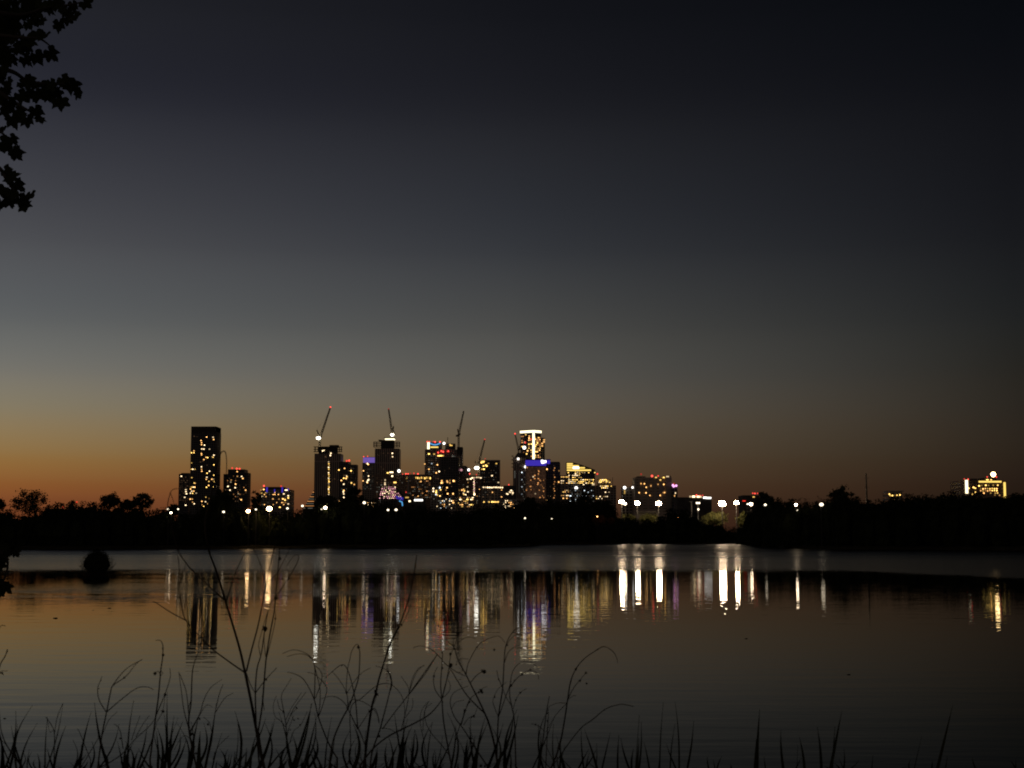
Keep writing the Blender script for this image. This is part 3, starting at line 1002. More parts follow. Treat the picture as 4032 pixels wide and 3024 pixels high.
a = zz('z2', (187, 652), (190, 560), (320, 170), (150, 455), (160, 552))
crane('luffing crane with a white work light over the unfinished brown tower', 2310, a[0], a[1], a[2], a[3], a[4], True, px('z2', 170, 553) + (8.5,))
a = zz('z2', (1092, 548), (1085, 492), (1043, 192), (1105, 405), (1120, 508))
crane('luffing crane with a bright lamp at its foot above the floodlit top deck', 2360, a[0], a[1], a[2], a[3], a[4], True, px('z2', 1087, 513) + (7,))
a = zz('z2', (1914, 664), (1916, 520), (1977, 216), (1902, 440), (1890, 523))
crane('dark luffing crane without lamps over the massive dark tower', 2390, a[0], a[1], a[2], a[3], a[4], False, None)
a = zz('z3', (902, 1010), (893, 905), (975, 570), (850, 842), (848, 925))
crane('luffing crane with a red tip light rising behind the square framed tower', 2420, a[0], a[1], a[2], a[3], a[4], True, px('z3', 875, 925) + (9,))
a = zz('z3', (1395, 740), (1395, 700), (1352, 500), (1425, 620), (1415, 690))
crane('thin far crane leaning away from the gold topped tower', 2460, a[0], a[1], a[2], a[3], a[4], True, None, 1.6, 0.8)

# ------------------------------------------------------------------ far ground, shore, water, near bank
SH = [(-6000, 2172), (-1200, 2168), (0, 2163), (300, 2163.5), (700, 2161), (1200, 2158), (1600, 2157), (1900, 2155.5), (2030, 2151.5), (2085, 2149.5), (2120, 2143), (2400, 2141.5),
      (2900, 2142), (2960, 2146), (2990, 2154), (3100, 2160), (3300, 2164), (3600, 2165), (4032, 2168), (5200, 2172), (9000, 2190)]


def shore_y(pxx):
    for (x0, y0), (x1, y1) in zip(SH, SH[1:]):
        if x0 <= pxx <= x1:
            return y0 + (y1 - y0) * (pxx - x0) / (x1 - x0)
    return SH[-1][1]


mb = MB()
cols = sorted(set([-6000, -3500, -2000, -1200, -600] + list(range(-300, 4500, 60)) + [2085, 2120, 2960, 2990, 5200, 6500, 9000]))
rows = None
for c_ in cols:
    D0 = shore_depth(shore_y(c_) + 0.5 * noise.noise(Vector((c_ * 0.01, 3.0, 0))))
    line = []
    for dd, z in ((0, -0.3), (1.5, 0.35), (6, 0.8), (40, 1.3), (200, 1.8), (900, 2.0), (3000, 3.0), (9000, 9.0)):
        d = D0 + dd
        line.append((((c_ - 2016) / F) * d / 0.9945, d, z + (0.25 * noise.noise(Vector((c_ * .02, dd * .1, 5))) if dd else 0)))
    rows = line
    mb.v += line
nr = 8
for i in range(len(cols) - 1):
    for j in range(nr - 1):
        mb.f.append((i * nr + j, (i + 1) * nr + j, (i + 1) * nr + j + 1, i * nr + j + 1))
tag(link('far_ground', mb.mesh('far_ground', 'ground_soil', True)), 'flat dark land along the far shore under the trees', None, None, 'structure')

# wooded hill far right
mb = MB()
nx, ny = 40, 14
for i in range(nx + 1):
    pxx = 3120 + (6200 - 3120) * i / nx
    for j in range(ny + 1):
        d = 420 + 1500 * j / ny
        f = min(1, max(0, (pxx - 3300) / 600.0))
        h = 4 + 26 * f * math.sin(min(1, j / 6.0) * math.pi / 2) + 2.5 * noise.noise(Vector((i * .5, j * .5, 1)))
        h = max(0.6, h * min(1, j / 3.0))
        mb.v.append(((pxx - 2016) / F * d, d, h))
for i in range(nx):
    for j in range(ny):
        a_ = i * (ny + 1) + j
        mb.f.append((a_, a_ + ny + 1, a_ + ny + 2, a_ + 1))
tag(link('hill', mb.mesh('hill', 'leaf_dark', True)), 'low dark wooded hill beyond the far shore', None, None, 'structure')

# near bank under the camera
mb = MB()
nx, ny = 48, 24
for i in range(nx + 1):
    x = -14 + 28 * i / nx
    edge = 5.6 + 0.5 * noise.noise(Vector((x * 0.5, 0, 0))) + (3.6 / (1 + math.exp((x + 4.6) * 2.0)))
    for j in range(ny + 1):
        y = -8 + (edge + 1.0 + 8) * j / ny
        t = (edge - y)
        z = 0.62 * (1 - math.exp(-max(t, 0) / 1.6)) - (0.25 * min(1, max(0, -t)))
        z += 0.05 * noise.noise(Vector((x * 1.7, y * 1.7, 2)))
        mb.v.append((x, y, z))
for i in range(nx):
    for j in range(ny):
        a_ = i * (ny + 1) + j
        mb.f.append((a_, a_ + ny + 1, a_ + ny + 2, a_ + 1))
tag(link('near_bank', mb.mesh('near_bank', 'ground_soil', True)), 'muddy near bank under the weeds', None, None, 'structure')


def bank_z(x, y):
    t = 5.6 - y
    return 0.62 * (1 - math.exp(-max(t, 0) / 1.6)) - 0.08


# water ---------------------------------------------------------------
m, nt, bs = new_mat('lake_water')
bs.inputs['Base Color'].default_value = (0.003, 0.0035, 0.0035, 1)
bs.inputs['IOR'].default_value = 1.08
N = nt.nodes
L = nt.links
geo = N.new('ShaderNodeNewGeometry')
sep = N.new('ShaderNodeSeparateXYZ')
L.new(geo.outputs['Position'], sep.inputs[0])


def math_n(op, a, b=None, c=None):
    n = N.new('ShaderNodeMath')
    n.operation = op
    for i, q in enumerate((a, b, c)):
        if q is None:
            continue
        if isinstance(q, (int, float)):
            n.inputs[i].default_value = q
        else:
            L.new(q, n.inputs[i])
    return n.outputs[0]


def noise_n(sx, sy, detail=3, rough=0.5, off=0.0):
    mp = N.new('ShaderNodeMapping')
    mp.inputs['Scale'].default_value = (sx, sy, 1)
    mp.inputs['Location'].default_value = (off, off * 1.7, 0)
    L.new(geo.outputs['Position'], mp.inputs['Vector'])
    n = N.new('ShaderNodeTexNoise')
    n.inputs['Scale'].default_value = 1.0
    n.inputs['Detail'].default_value = detail
    n.inputs['Roughness'].default_value = rough
    L.new(mp.outputs[0], n.inputs['Vector'])
    return n.outputs['Fac']


# breeze line: the wind-ruffled far water begins here, glassy water on the near side
wob = noise_n(0.05, 0.05, 2, 0.5, 3.0)
slant = math_n('MULTIPLY', math_n('MAXIMUM', math_n('SUBTRACT', sep.outputs['X'], 25.0), 0.0), 4.0)
wob2 = noise_n(0.35, 1.6, 6, 0.75, 33.0)
Yr = math_n('ADD', math_n('ADD', sep.outputs['Y'], math_n('MULTIPLY', math_n('SUBTRACT', wob, 0.5), 16.0)), slant)
Yr = math_n('ADD', Yr, math_n('MULTIPLY', math_n('SUBTRACT', wob2, 0.5), 75.0))


def smooth(v, a, b):
    n = N.new('ShaderNodeMapRange')
    n.interpolation_type = 'SMOOTHSTEP'
    n.inputs['From Min'].default_value = a
    n.inputs['From Max'].default_value = b
    L.new(v, n.inputs['Value'])
    return n.outputs[0]


ruf = smooth(Yr, 113.0, 116.0)
# fainter ruffled lane on the western side, between two glassy strips
lane = math_n('MULTIPLY', math_n('MULTIPLY', smooth(Yr, 62, 70), math_n('SUBTRACT', 1.0, smooth(Yr, 104, 114))), math_n('SUBTRACT', 1.0, smooth(sep.outputs['X'], -22, 4)))
lane = math_n('MULTIPLY', lane, smooth(sep.outputs['X'], -30, -17))
strk = noise_n(0.012, 0.09, 3, 0.6, 9.0)
lane = math_n('MULTIPLY', lane, smooth(strk, 0.36, 0.52))
mask = math_n('MAXIMUM', ruf, math_n('MULTIPLY', lane, 0.45))
patch = math_n('MULTIPLY', noise_n(0.008, 0.045, 3, 0.6, 21.0), math_n('ADD', 0.45, math_n('MULTIPLY', smooth(sep.outputs['Y'], 120, 330), 1.3)))
rough = math_n('ADD', 0.005, math_n('MULTIPLY', mask, math_n('ADD', 0.13, math_n('MULTIPLY', patch, 0.24))))
L.new(rough, bs.inputs['Roughness'])
# small gravity ripples, crests running across the view
r1 = noise_n(0.35, 1.3, 3, 0.55, 0.0)
r2 = noise_n(2.2, 5.5, 2, 0.5, 40.0)
r3 = noise_n(0.05, 0.22, 2, 0.5, 80.0)
hgt = math_n('ADD', math_n('MULTIPLY', r1, 0.0052), math_n('MULTIPLY', r2, 0.0005))
hgt = math_n('ADD', hgt, math_n('MULTIPLY', r3, 0.004))
hgt = math_n('ADD', hgt, math_n('MULTIPLY', math_n('MULTIPLY', noise_n(0.8, 2.2, 3, 0.6, 60.0), mask), 0.03))
bp = N.new('ShaderNodeBump')
bp.inputs['Strength'].default_value = 1.0
bp.inputs['Distance'].default_value = 1.0
L.new(hgt, bp.inputs['Height'])
L.new(bp.outputs[0], bs.inputs['Normal'])
mb = MB()
mb.quad((-900, 4.4, 0), (1600, 4.4, 0), (1600, 1400, 0), (-900, 1400, 0))
tag(link('water', mb.mesh('water', 'lake_water')), 'calm lake mirroring the dusk sky and city lights', None, None, 'structure')


# ------------------------------------------------------------------ trees on the far shore
def crown_mesh(w, h, nclump, nleaf, leaf, seed, mat, gap=0.25, core=False):
    rng = random.Random(seed)
    mb = MB()
    for i in range(nclump):
        while True:
            u = Vector((rng.uniform(-1, 1), rng.uniform(-1, 1), rng.uniform(-1, 1)))
            if u.length < 1 and u.length > 0.25:
                break
        c = Vector((u.x * w / 2, u.y * w / 2, u.z * h / 2))
        r = rng.uniform(0.09, 0.17) * w
        for k in range(nleaf):
            d = Vector((rng.gauss(0, 1), rng.gauss(0, 1), rng.gauss(0, 0.7)))
            mb.leafquad(c + d * r * 0.5, leaf * rng.uniform(0.6, 1.3), rng)
        if core:
            mb.blob(c, r * 0.7, r * 0.7, r * 0.6, 6, 4, 0.2, rng)
    return mb.mesh('crown', mat)


def trunk_mesh(h, hc, w, seed, mat='bark', nl=7, r0=0.28):
    """Trunk from the ground to the crown centre plus limbs that spread through the crown; origin at the ground."""
    rng = random.Random(seed)
    mb = MB()
    pts = [Vector((0, 0, 0))]
    for i in range(1, 6):
        pts.append(Vector((rng.uniform(-.15, .15) * i * .4, rng.uniform(-.15, .15) * i * .4, (h - hc * .25) * i / 5)))
    mb.tube(pts, [r0 * (1 - .7 * i / 5) for i in range(6)], 7)
    for k in range(nl):
        t = rng.uniform(0.45, 0.95)
        p0 = pts[0].lerp(pts[-1], t)
        a = rng.uniform(0, 6.28)
        L_ = rng.uniform(.5, .95) * w / 2
        p1 = p0 + Vector((math.cos(a) * L_ * .5, math.sin(a) * L_ * .5, hc * .14))
        p2 = p0 + Vector((math.cos(a) * L_, math.sin(a) * L_, hc * rng.uniform(.2, .45)))
        mb.tube([p0, p1, p2], [r0 * .38, r0 * .24, r0 * .07], 5)
        for q in range(3):
            b0 = p1.lerp(p2, rng.uniform(0, .9))
            mb.tube([b0, b0 + Vector((rng.uniform(-1, 1), rng.uniform(-1, 1), rng.uniform(.1, 1))) * w * .13], [r0 * .14, r0 * .04], 4)
    return mb.mesh('trunk', mat)


CR = {}


def tree(label, x0, x1, ytop, ybot, D, kind='airy', seed=1, leafmat='leaf_green', group='trees along the far shore', name='shore_tree'):
    w = (x1 - x0) * D / F
    top, bot = P(0, ytop, D).z, P(0, ybot, D).z
    hc = top - bot
    g = 0.6
    xc = P((x0 + x1) / 2, ybot, D).x
    root = thing(name, label, 'tree', (xc, D, g), group)
    nc, nl, lf, core = {'airy': (58, 52, 0.52, False), 'dense': (60, 70, 0.6, True), 'bare': (16, 7, 0.3, False)}[kind]
    lf *= D / 420.0 if D > 420 else 1
    cm = crown_mesh(w * .9, hc * .9, nc, nl, lf, seed, leafmat, core=core)
    link('crown', cm, root, (0, 0, bot - g + hc / 2))
    tm = trunk_mesh(bot - g + hc * .7, hc, w, seed + 50, r0=max(.15, w * .022), nl=9 if kind != 'bare' else 16)
    link('trunk', tm, root)
    return root


tree('large rounded tree with sky showing through its lower crown, alone at one end', 38, 190, 1932, 2022, 410, 'airy', 1)
tree('tree crown cut by the picture edge beside the large rounded tree', -50, 24, 1962, 2010, 405, 'airy', 2)
tree('umbrella-shaped tree with visible branches left of the thin twin of it', 382, 480, 1944, 2000, 415, 'airy', 3)
tree('loose round-headed tree closest to the narrow apartment slab', 522, 606, 1942, 2005, 420, 'airy', 4)
tree('small bushy tree with a flat spreading top between the umbrella tree and the round-headed tree', 470, 530, 1968, 2010, 418, 'airy', 5)
tree('tuft-topped small tree under the first white street lamps', 664, 706, 1982, 2030, 425, 'airy', 6)
tree('dark leafy tree in front of the foot of the tall black tower', 818, 922, 1922, 2030, 520, 'dense', 7)
tree('pointed dark tree between the stepped tower and the blue lit office', 985, 1034, 1924, 2030, 520, 'airy', 8)
tree('dark tree hiding the base of the unfinished brown tower', 1236, 1322, 1944, 2040, 560, 'dense', 9)
tree('dark broad tree below the twin-beacon tower', 1352, 1432, 1916, 2030, 560, 'dense', 10)
tree('round dark tree in front of the broad brown tower', 2046, 2124, 1953, 2040, 620, 'dense', 11)
tree('feathery tree before the gold sail tower beside a pale mast', 2264, 2334, 1932, 2030, 700, 'airy', 12)
tree('broad dark tree left of the high-mast lamps', 2332, 2414, 1964, 2040, 720, 'dense', 13)
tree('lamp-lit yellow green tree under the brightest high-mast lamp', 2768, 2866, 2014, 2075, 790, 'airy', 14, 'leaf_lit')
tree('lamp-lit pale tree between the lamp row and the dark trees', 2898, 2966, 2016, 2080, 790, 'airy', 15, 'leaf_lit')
tree('tall ragged dark tree right of the lamp row', 2976, 3052, 1932, 2040, 500, 'dense', 16)
tree('bare thin-twigged tree between two dark tree masses', 3140, 3196, 1938, 2010, 480, 'bare', 17)
tree('tall domed black tree, largest crown near the right end', 3252, 3374, 1913, 2060, 420, 'dense', 18)
tree('half-bare tree leaning beside the tall domed black tree', 3210, 3256, 1940, 2010, 440, 'bare', 19)
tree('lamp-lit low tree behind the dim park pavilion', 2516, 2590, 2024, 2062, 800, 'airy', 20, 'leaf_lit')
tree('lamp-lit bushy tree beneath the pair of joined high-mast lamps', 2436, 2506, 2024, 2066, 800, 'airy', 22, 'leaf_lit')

# black tree belts: continuous woods that read as one mass
TOP = {
    'a': ([(-700, 1990), (-60, 1995), (0, 2010), (30, 2012), (110, 2028), (190, 1992), (260, 1982), (330, 1986), (380, 1992), (480, 1996), (600, 2000), (660, 2012), (720, 2018), (760, 2024), (800, 1990), (860, 1960), (930, 1990), (960, 2020),
           (1000, 1990), (1060, 2020), (1140, 2012), (1230, 2004), (1260, 1975), (1310, 1975), (1350, 1960), (1430, 1965), (1500, 1985), (1580, 2000), (1700, 2004), (1800, 2003), (1900, 1996), (1990, 1988), (2050, 1985), (2110, 1990)], -700, 2112, 14),
    'b': ([(2050, 1985), (2120, 1982), (2200, 1976), (2260, 1968), (2330, 1975), (2410, 1990), (2440, 2035), (2600, 2046), (2640, 2000), (2660, 2012), (2720, 2020), (2760, 2062), (2880, 2078), (2970, 2070), (3000, 2000)], 2090, 2985, 12),
    'c': ([(2930, 2050), (2975, 1990), (3040, 1962), (3110, 1968), (3160, 1985), (3210, 1992), (3250, 1975), (3300, 1955), (3370, 1965), (3400, 1983), (3430, 1985), (3500, 1975), (3560, 1962), (3640, 1958), (3720, 1950), (3780, 1944), (3850, 1955), (3900, 1962), (3960, 1964), (4000, 1945), (4060, 1950), (4800, 1950)], 2950, 4800, 12),
}


def interp(tab, x):
    if x <= tab[0][0]:
        return tab[0][1]
    for (x0, y0), (x1, y1) in zip(tab, tab[1:]):
        if x0 <= x <= x1:
            return y0 + (y1 - y0) * (x - x0) / (x1 - x0)
    return tab[-1][1]


def belt(name, label, key, seed):
    tab, xa, xb, step = TOP[key]
    rng = random.Random(seed)
    mb = MB()
    x = xa
    while x < xb:
        for row in range(3):
            pxx = x + rng.uniform(-step, step)
            D0 = shore_depth(shore_y(pxx))
            D = D0 + (6 + row * 14 + rng.uniform(0, 8)) * (1 if key != 'b' else 0.8)
            yt = interp(tab, pxx) + (rng.choice((-14, -8, -3, 0, 3, 7, 11)) + rng.uniform(-3, 3) if row == 1 else rng.uniform(6, 45))
            if key == 'b' and pxx > 2420 and row == 2:
                yt += 15
            top = P(0, yt, D).z
            top = max(top, 2.0)
            r = rng.uniform(1.6, 3.0) * (D / 420.0) ** 0.6
            xc = P(pxx, 2060, D).x
            zc = max(top - r * .9, r * .4)
            # solid dark heart down to the ground, leafy rim
            mb.blob((xc, D, (zc + 0.2) / 2), r * .8, r * .8, (zc + r * .55) / 2 + .1, 7, 6, .18, rng)
            lf = 0.55 * max(1, D / 420)
            for k in range(95):
                a = rng.uniform(0, 2 * math.pi)
                el = rng.uniform(-.35, 1.0) * math.pi / 2
                rr = r * rng.uniform(.6, 1.08)
                q = Vector((xc + rr * math.cos(el) * math.cos(a), D + rr * math.cos(el) * math.sin(a), zc + rr * .9 * math.sin(el)))
                mb.leafquad(q, lf * rng.uniform(.5, 1.2), rng)
            for k in range(34):
                q = Vector((xc + rng.uniform(-1.1, 1.1) * r, D - r * rng.uniform(.3, .95), rng.uniform(0.0, 1) * zc))
                mb.leafquad(q, lf * rng.uniform(.6, 1.3), rng)
        x += step
    o = link(name, mb.mesh(name, 'leaf_dark'))
    tag(o, label, 'woods', None, 'stuff')
    return o


belt('shoreline_woods', 'continuous black belt of trees along the nearer shore under the skyline', 'a', 101)
belt('shoreline_woods', 'dark belt of park trees along the far inlet below the high-mast lamps', 'b', 102)
belt('hillside_woods', 'black wooded mass rising from the water under the gold lit hotel', 'c', 103)
# hill cover behind the third belt
rng = random.Random(77)
mb = MB()
for i in range(150):
    pxx = rng.uniform(3380, 4700)
    D = rng.uniform(420, 700)
    yt = interp(TOP['c'][0], pxx) + rng.uniform(0, 10)
    top = P(0, yt, D).z
    r = rng.uniform(2.2, 3.6)
    xc = P(pxx, 2000, D).x
    zc = top - r * .9
    mb.blob((xc, D, (zc + .2) / 2), r * .8, r * .8, (zc + r * .55) / 2 + .1, 7, 6, .18, rng)
    for k in range(90):
        a = rng.uniform(0, 2 * math.pi)
        el = rng.uniform(-.2, 1.0) * math.pi / 2
        rr = r * rng.uniform(.6, 1.08)
        mb.leafquad((xc + rr * math.cos(el) * math.cos(a), D + rr * math.cos(el) * math.sin(a), zc + rr * .9 * math.sin(el)), .6 * rng.uniform(.5, 1.2), rng)
tag(link('hilltop_woods', mb.mesh('hilltop_woods', 'leaf_dark')), 'black tree canopy covering the hill crest behind the shore trees', 'woods', None, 'stuff')

# rust-lit small trees by the inlet
tree('small rust coloured tree lit by a low orange lamp near the inlet', 2330, 2388, 2032, 2064, 673, 'airy', 31, 'leaf_rust', 'rust coloured trees by the inlet')
tree('smaller pinkish lit tree beside the small rust coloured tree', 2392, 2420, 2038, 2064, 674, 'airy', 32, 'leaf_rust', 'rust coloured trees by the inlet')


# ------------------------------------------------------------------ lamps
def lamp(label, pxx, pyy, r, D, mat='lamp_white', kind='street', group='street lamps along the far bank', ground=0.9):
    if D is None:
        D = shore_depth(shore_y(pxx)) + 5 + (r * 7.3) % 4
    p = P(pxx, pyy, D)
    root = thing({'street': 'street_lamp', 'mast': 'high_mast_lamp'}[kind], label, 'lamp', (p.x, D + .6, ground), group)
    off = Vector(root.location)
    rr = r * D / F * (.70 if kind == 'mast' else .78)
    if kind == 'mast':
        part('pole', MB().tube([(p.x, D + .6, ground - .4), (p.x, D + .6, p.z + rr * 1.2)], [.42, .22], 8), 'pole_dark', root)
        mb = MB()
        for k in range(8):
            a = 2 * math.pi * k / 8
            mb.blob((p.x + math.cos(a) * rr * .62, D + .6 + math.sin(a) * rr * .62, p.z + (0.12 if k % 2 else -.1) * rr), rr * .48, rr * .48, rr * .62, 8, 6)
        part('lamp_head', mb, mat, root, True)
        mb = MB()
        mb.tube([(p.x + math.cos(k * .5236) * rr * .62, D + .6 + math.sin(k * .5236) * rr * .62, p.z + rr * .8) for k in range(13)], .12, 5)
        part('ring', mb, 'pole_steel', root)
    else:
        part('pole', MB().tube([(p.x, D + .6, ground - .4), (p.x, D + .6, p.z - rr * .2), (p.x, D + .3, p.z + rr * .9), (p.x, D, p.z + rr * .95)], [.14, .09, .07, .06], 6), 'pole_dark', root)
        link('lamp_head', shared_ball(rr, mat, 0.8), root, p - off)
    return root


G2 = 'street lamps along the far bank'
for lab, q, r_, D, mt in (
    ('pair-topping white lamp furthest from the tall black tower', px('z1', 192, 1437), 5, None, 'lamp_small'),
    ('white lamp just below and beside another one, before the narrow slab', px('z1', 231, 1483), 6, None, 'lamp_white'),
    ('small cream lamp between the pair of white lamps and the narrow slab', px('z1', 320, 1437), 4.6, None, 'lamp_small'),
    ('white lamp shining below the stepped tower', px('z1', 886, 1471), 6.5, None, 'lamp_small'),
    ('orange tinted lamp burning below the stepped tower corner', px('z1', 1192, 1462), 10, None, 'lamp_warm'),
    ('small forked white lamp between the orange lamp and the big white lamp', px('z1', 1288, 1441), 5, None, 'lamp_small'),
    ('big white lamp with the widest glare below the blue lit office', px('z1', 1455, 1432), 14, None, 'lamp_warm'),
    ('cream lamp below the white lit corner of the blue lit office', px('z1', 1680, 1428), 6, None, 'lamp_small'),
    ('white lamp on a lit pole before the terraced pyramid', px('z1', 1867, 1397), 6.5, None, 'lamp_small'),
    ('brighter white lamp of the close pair below the unfinished brown tower', px('z2', 256, 1419), 8.5, None, 'lamp_bright'),
    ('smaller white lamp of the close pair below the unfinished brown tower', px('z2', 216, 1442), 6.5, None, 'lamp_small'),
    ('flat white lamp over the black trees below the purple crown tower', px('z2', 740, 1357), 8, None, 'lamp_small'),
    ('cream lamp in the black trees under the pink windowed building', px('z2', 1036, 1447), 6, None, 'lamp_small'),
    ('white lamp in the black trees under the blue edge light', px('z2', 1136, 1445), 7, None, 'lamp_small'),
    ('white lamp low in the trees below the violet banded tower', px('z4', 211, 1233), 5, None, 'lamp_small'),
    ('tiny white lamp low in the trees below the gold sail tower', px('z4', 544, 1240), 3.6, None, 'lamp_small'),
    ('low orange lamp just before the small rust coloured tree', (2352, 2034), 2.4, 666, 'lamp_sodium'),
    ('yellow lamp low among shrubs below the hotel annex', px('z5', 1004, 1067), 6, 760, 'lamp_sodium'),
    ('greenish white lamp standing in the ragged dark tree', px('z6', 1155, 876), 7, None, 'lamp_small'),
    ('small twin lamp before the bare thin-twigged tree', px('z6', 1600, 876), 7.5, None, 'lamp_bright'),
    ('tiny lamp under the small twin lamp by the bare tree', px('z6', 1620, 956), 4, None, 'lamp_small'),
    ('pinkish white lamp against the tall domed black tree', px('z6', 1970, 872), 11, None, 'lamp_small'),
    ('white lamp behind the lamp-lit tree, last of the lamp row', px('z5', 2052, 868), 9, 774, 'lamp_bright'),
    ('small white lamp touching the last lamp of the row', px('z5', 2005, 866), 5, 765, 'lamp_small'),
    ('small white lamp head low on the side of the joined high-mast pair', px('z5', 228, 860), 6.5, 790, 'lamp_bright'),
):
    lamp(lab, q[0], q[1], r_, D, mt)
for lab, q, r_ in (
    ('high-mast lamp of the joined pair, first in the lamp row', px('z5', 176, 832), 12),
    ('high-mast lamp on a glowing pole, second in the lamp row', px('z5', 405, 850), 12),
    ('high-mast lamp before the pillared hotel, third in the lamp row', px('z5', 713, 855), 14),
    ('largest brightest high-mast lamp above the lit yellow green tree', px('z5', 1636, 860), 17.5),
    ('high-mast lamp right of the brightest one on a slender pole', px('z5', 1846, 846), 11.5),
):
    lamp(lab, q[0], q[1], r_, 772, 'lamp_mast', 'mast', 'high-mast lamps above the inlet park', 1.3)

# red tail lamps in the trees at one end: small aviation lamps on poles
for lab, q in (('small red lamp above the dark trees beside the umbrella tree', px('z8', 955, 401)), ('small red lamp inside the dark trees beside the large rounded tree', px('z8', 783, 466))):
    D = 396
    p = P(*q, D)
    root = thing('warning_lamp', lab, 'lamp', (p.x, D, .8), 'red lamps in the trees')
    part('pole', MB().tube([(p.x, D, .4), (p.x, D, p.z)], .08, 5), 'pole_steel', root)
    link('lamp_head', shared_ball(3.4 * D / F, 'lamp_red'), root, p - Vector(root.location))

# pale unlit poles
for lab, xx, y0, y1, D, w in (('tall pale mast before the gold sail tower', 2320, 1952, 2040, 740, .32), ('shorter pale mast beside the tall pale mast', 2302, 1968, 2040, 745, .2),
                              ('pale lit pole below the long low building', 2723, 1976, 2045, 850, .42), ('paired pale pole with small lamps below the white roof edge', 2748, 1978, 2045, 850, .4)):
    a, c = P(xx, y0, D), P(xx, y1, D)
    root = thing('light_pole', lab, 'pole', (a.x, D, 1.0), 'pale poles in the inlet park')
    part('shaft', MB().tube([(a.x, D, .6), (a.x, D, a.z)], [w, w * .6], 7), 'pole_steel', root)
    part('cross_arm', MB().box(a.x - 1.4, a.x + 1.4, D - .1, D + .1, a.z, a.z + .2), 'pole_steel', root)
    if xx == 2748:
        for q in ((1268, 850), (1302, 850), (1290, 943)):
            p = P(*px('z5', *q), D - .5)
            link('lamp_head', shared_ball(4 * D / F, 'lamp_small'), root, p - Vector(root.location))

# plain utility pole with thin cross arms on the right
D = 700
a = P(3410, 1864, D)
root = thing('utility_pole', 'lone dark utility pole standing above the hill trees', 'mast', (a.x, D, 2))
part('pole', MB().tube([(a.x + .25, D, 1), (a.x + .1, D, a.z * .5), (a.x, D, a.z)], [.62, .5, .32], 8), 'crane_steel', root)
mb = MB()
for zf in (.93, .8):
    mb.box(a.x - 1.3, a.x + 1.3, D - .75, D - .6, a.z * zf, a.z * zf + .14)
part('cross_arm', mb, 'crane_steel', root)

# park pavilion and railing
D = 815
root = thing('pavilion', 'low dim flat-roofed pavilion under the high-mast lamps', 'pavilion', (P(2552, 2030, D).x, D + 5, 1.2))
x0, x1 = P(2508, 2030, D).x, P(2596, 2030, D).x
part('roof', MB().box(x0, x1, D, D + 9, P(0, 2018, D).z, P(0, 2014, D).z), 'dark_concrete', root)
part('wall', MB().box(x0 + 1, x1 - 1, D + 4, D + 8.5, 1, P(0, 2018.2, D).z), 'dark_concrete', root)
for k in range(5):
    xx = x0 + .8 + (x1 - x0 - 2) * k / 4
    part('post', MB().box(xx, xx + .35, D + .3, D + .65, 1, P(0, 2018.2, D).z), 'dark_concrete', root)
D = 671
x0, x1 = P(2072, 2020, D).x, P(2228, 2020, D).x
root = thing('footbridge', 'faint dark footbridge railing crossing the trees below the violet banded tower', 'bridge', ((x0 + x1) / 2, D, P(0, 2030, D).z))
zt, zb = P(0, 2014, D).z, P(0, 2024, D).z
part('deck', MB().box(x0, x1, D - .2, D + 2.4, zb - .5, zb - .1), 'dark_concrete', root)
part('handrail', MB().box(x0, x1, D - .1, D, zt - .12, zt), 'pole_steel', root)
for k in range(7):
    xx = x0 + (x1 - x0) * k / 6
    part('post', MB().box(xx - .1, xx + .1, D - .1, D + .05, -.5 if k % 2 == 0 else zb - .1, zt - .13), 'pole_steel', root)

# ------------------------------------------------------------------ bush standing in the water, drifting scraps
D = shore_depth(2262)
c = P(380, 2262, D)
rng = random.Random(9)
root = thing('islet_bush', 'round dark bush standing alone in the calm water', 'bush', (c.x, D, 0))
mb = MB()
w, h = 122 * D / F, 100 * D / F
mb.blob((c.x, D, h * .42), w * .41, w * .41, h * .43, 12, 9, .10, rng)
for k in range(2600):
    a, el = rng.uniform(0, 6.283), rng.uniform(-.15, 1) * math.pi / 2
    rr = rng.uniform(.75, 1.08) + (rng.random() < .25) * rng.uniform(0, .28)
    mb.leafquad((c.x + w * .46 * rr * math.cos(el) * math.cos(a), D + w * .46 * rr * math.cos(el) * math.sin(a), h * .30 + h * .62 * rr * math.sin(el)), rng.uniform(.05, .11), rng)
part('foliage', mb, 'leaf_dark', root)
sprig = MB()
mb = MB()
for k in range(64):
    a = rng.uniform(0, 6.283)
    rr = rng.uniform(.15, .64) * w
    s0 = Vector((c.x + math.cos(a) * w * .25, D + math.sin(a) * w * .25, -.05))
    s1 = Vector((c.x + math.cos(a) * rr * 1.05, D + math.sin(a) * rr, h * rng.uniform(.4, 1.0) * (1.2 - rr / w)))
    for q in range(5):
        sprig.leafquad(s0.lerp(s1, rng.uniform(.75, 1.05)), rng.uniform(.05, .1), rng)
    mb.tube([s0, s0.lerp(s1, .5) + Vector((0, 0, .08)), s1], [.014, .01, .005], 4)
part('stem', mb, 'bark', root)
part('leaf_tips', sprig, 'leaf_dark', root)
# low sedge on the mud bar either side
mb = MB()
for k in range(16):
    x = c.x + rng.choice((-1, 1)) * rng.uniform(.4, .82) * w
    y = D + rng.uniform(-.25, .25)
    mb.tube([(x, y, -.02), (x + rng.uniform(-.2, .2), y, rng.uniform(.03, .22))], [.007, .003], 4)
part('sedge', mb, 'leaf_dark', root)

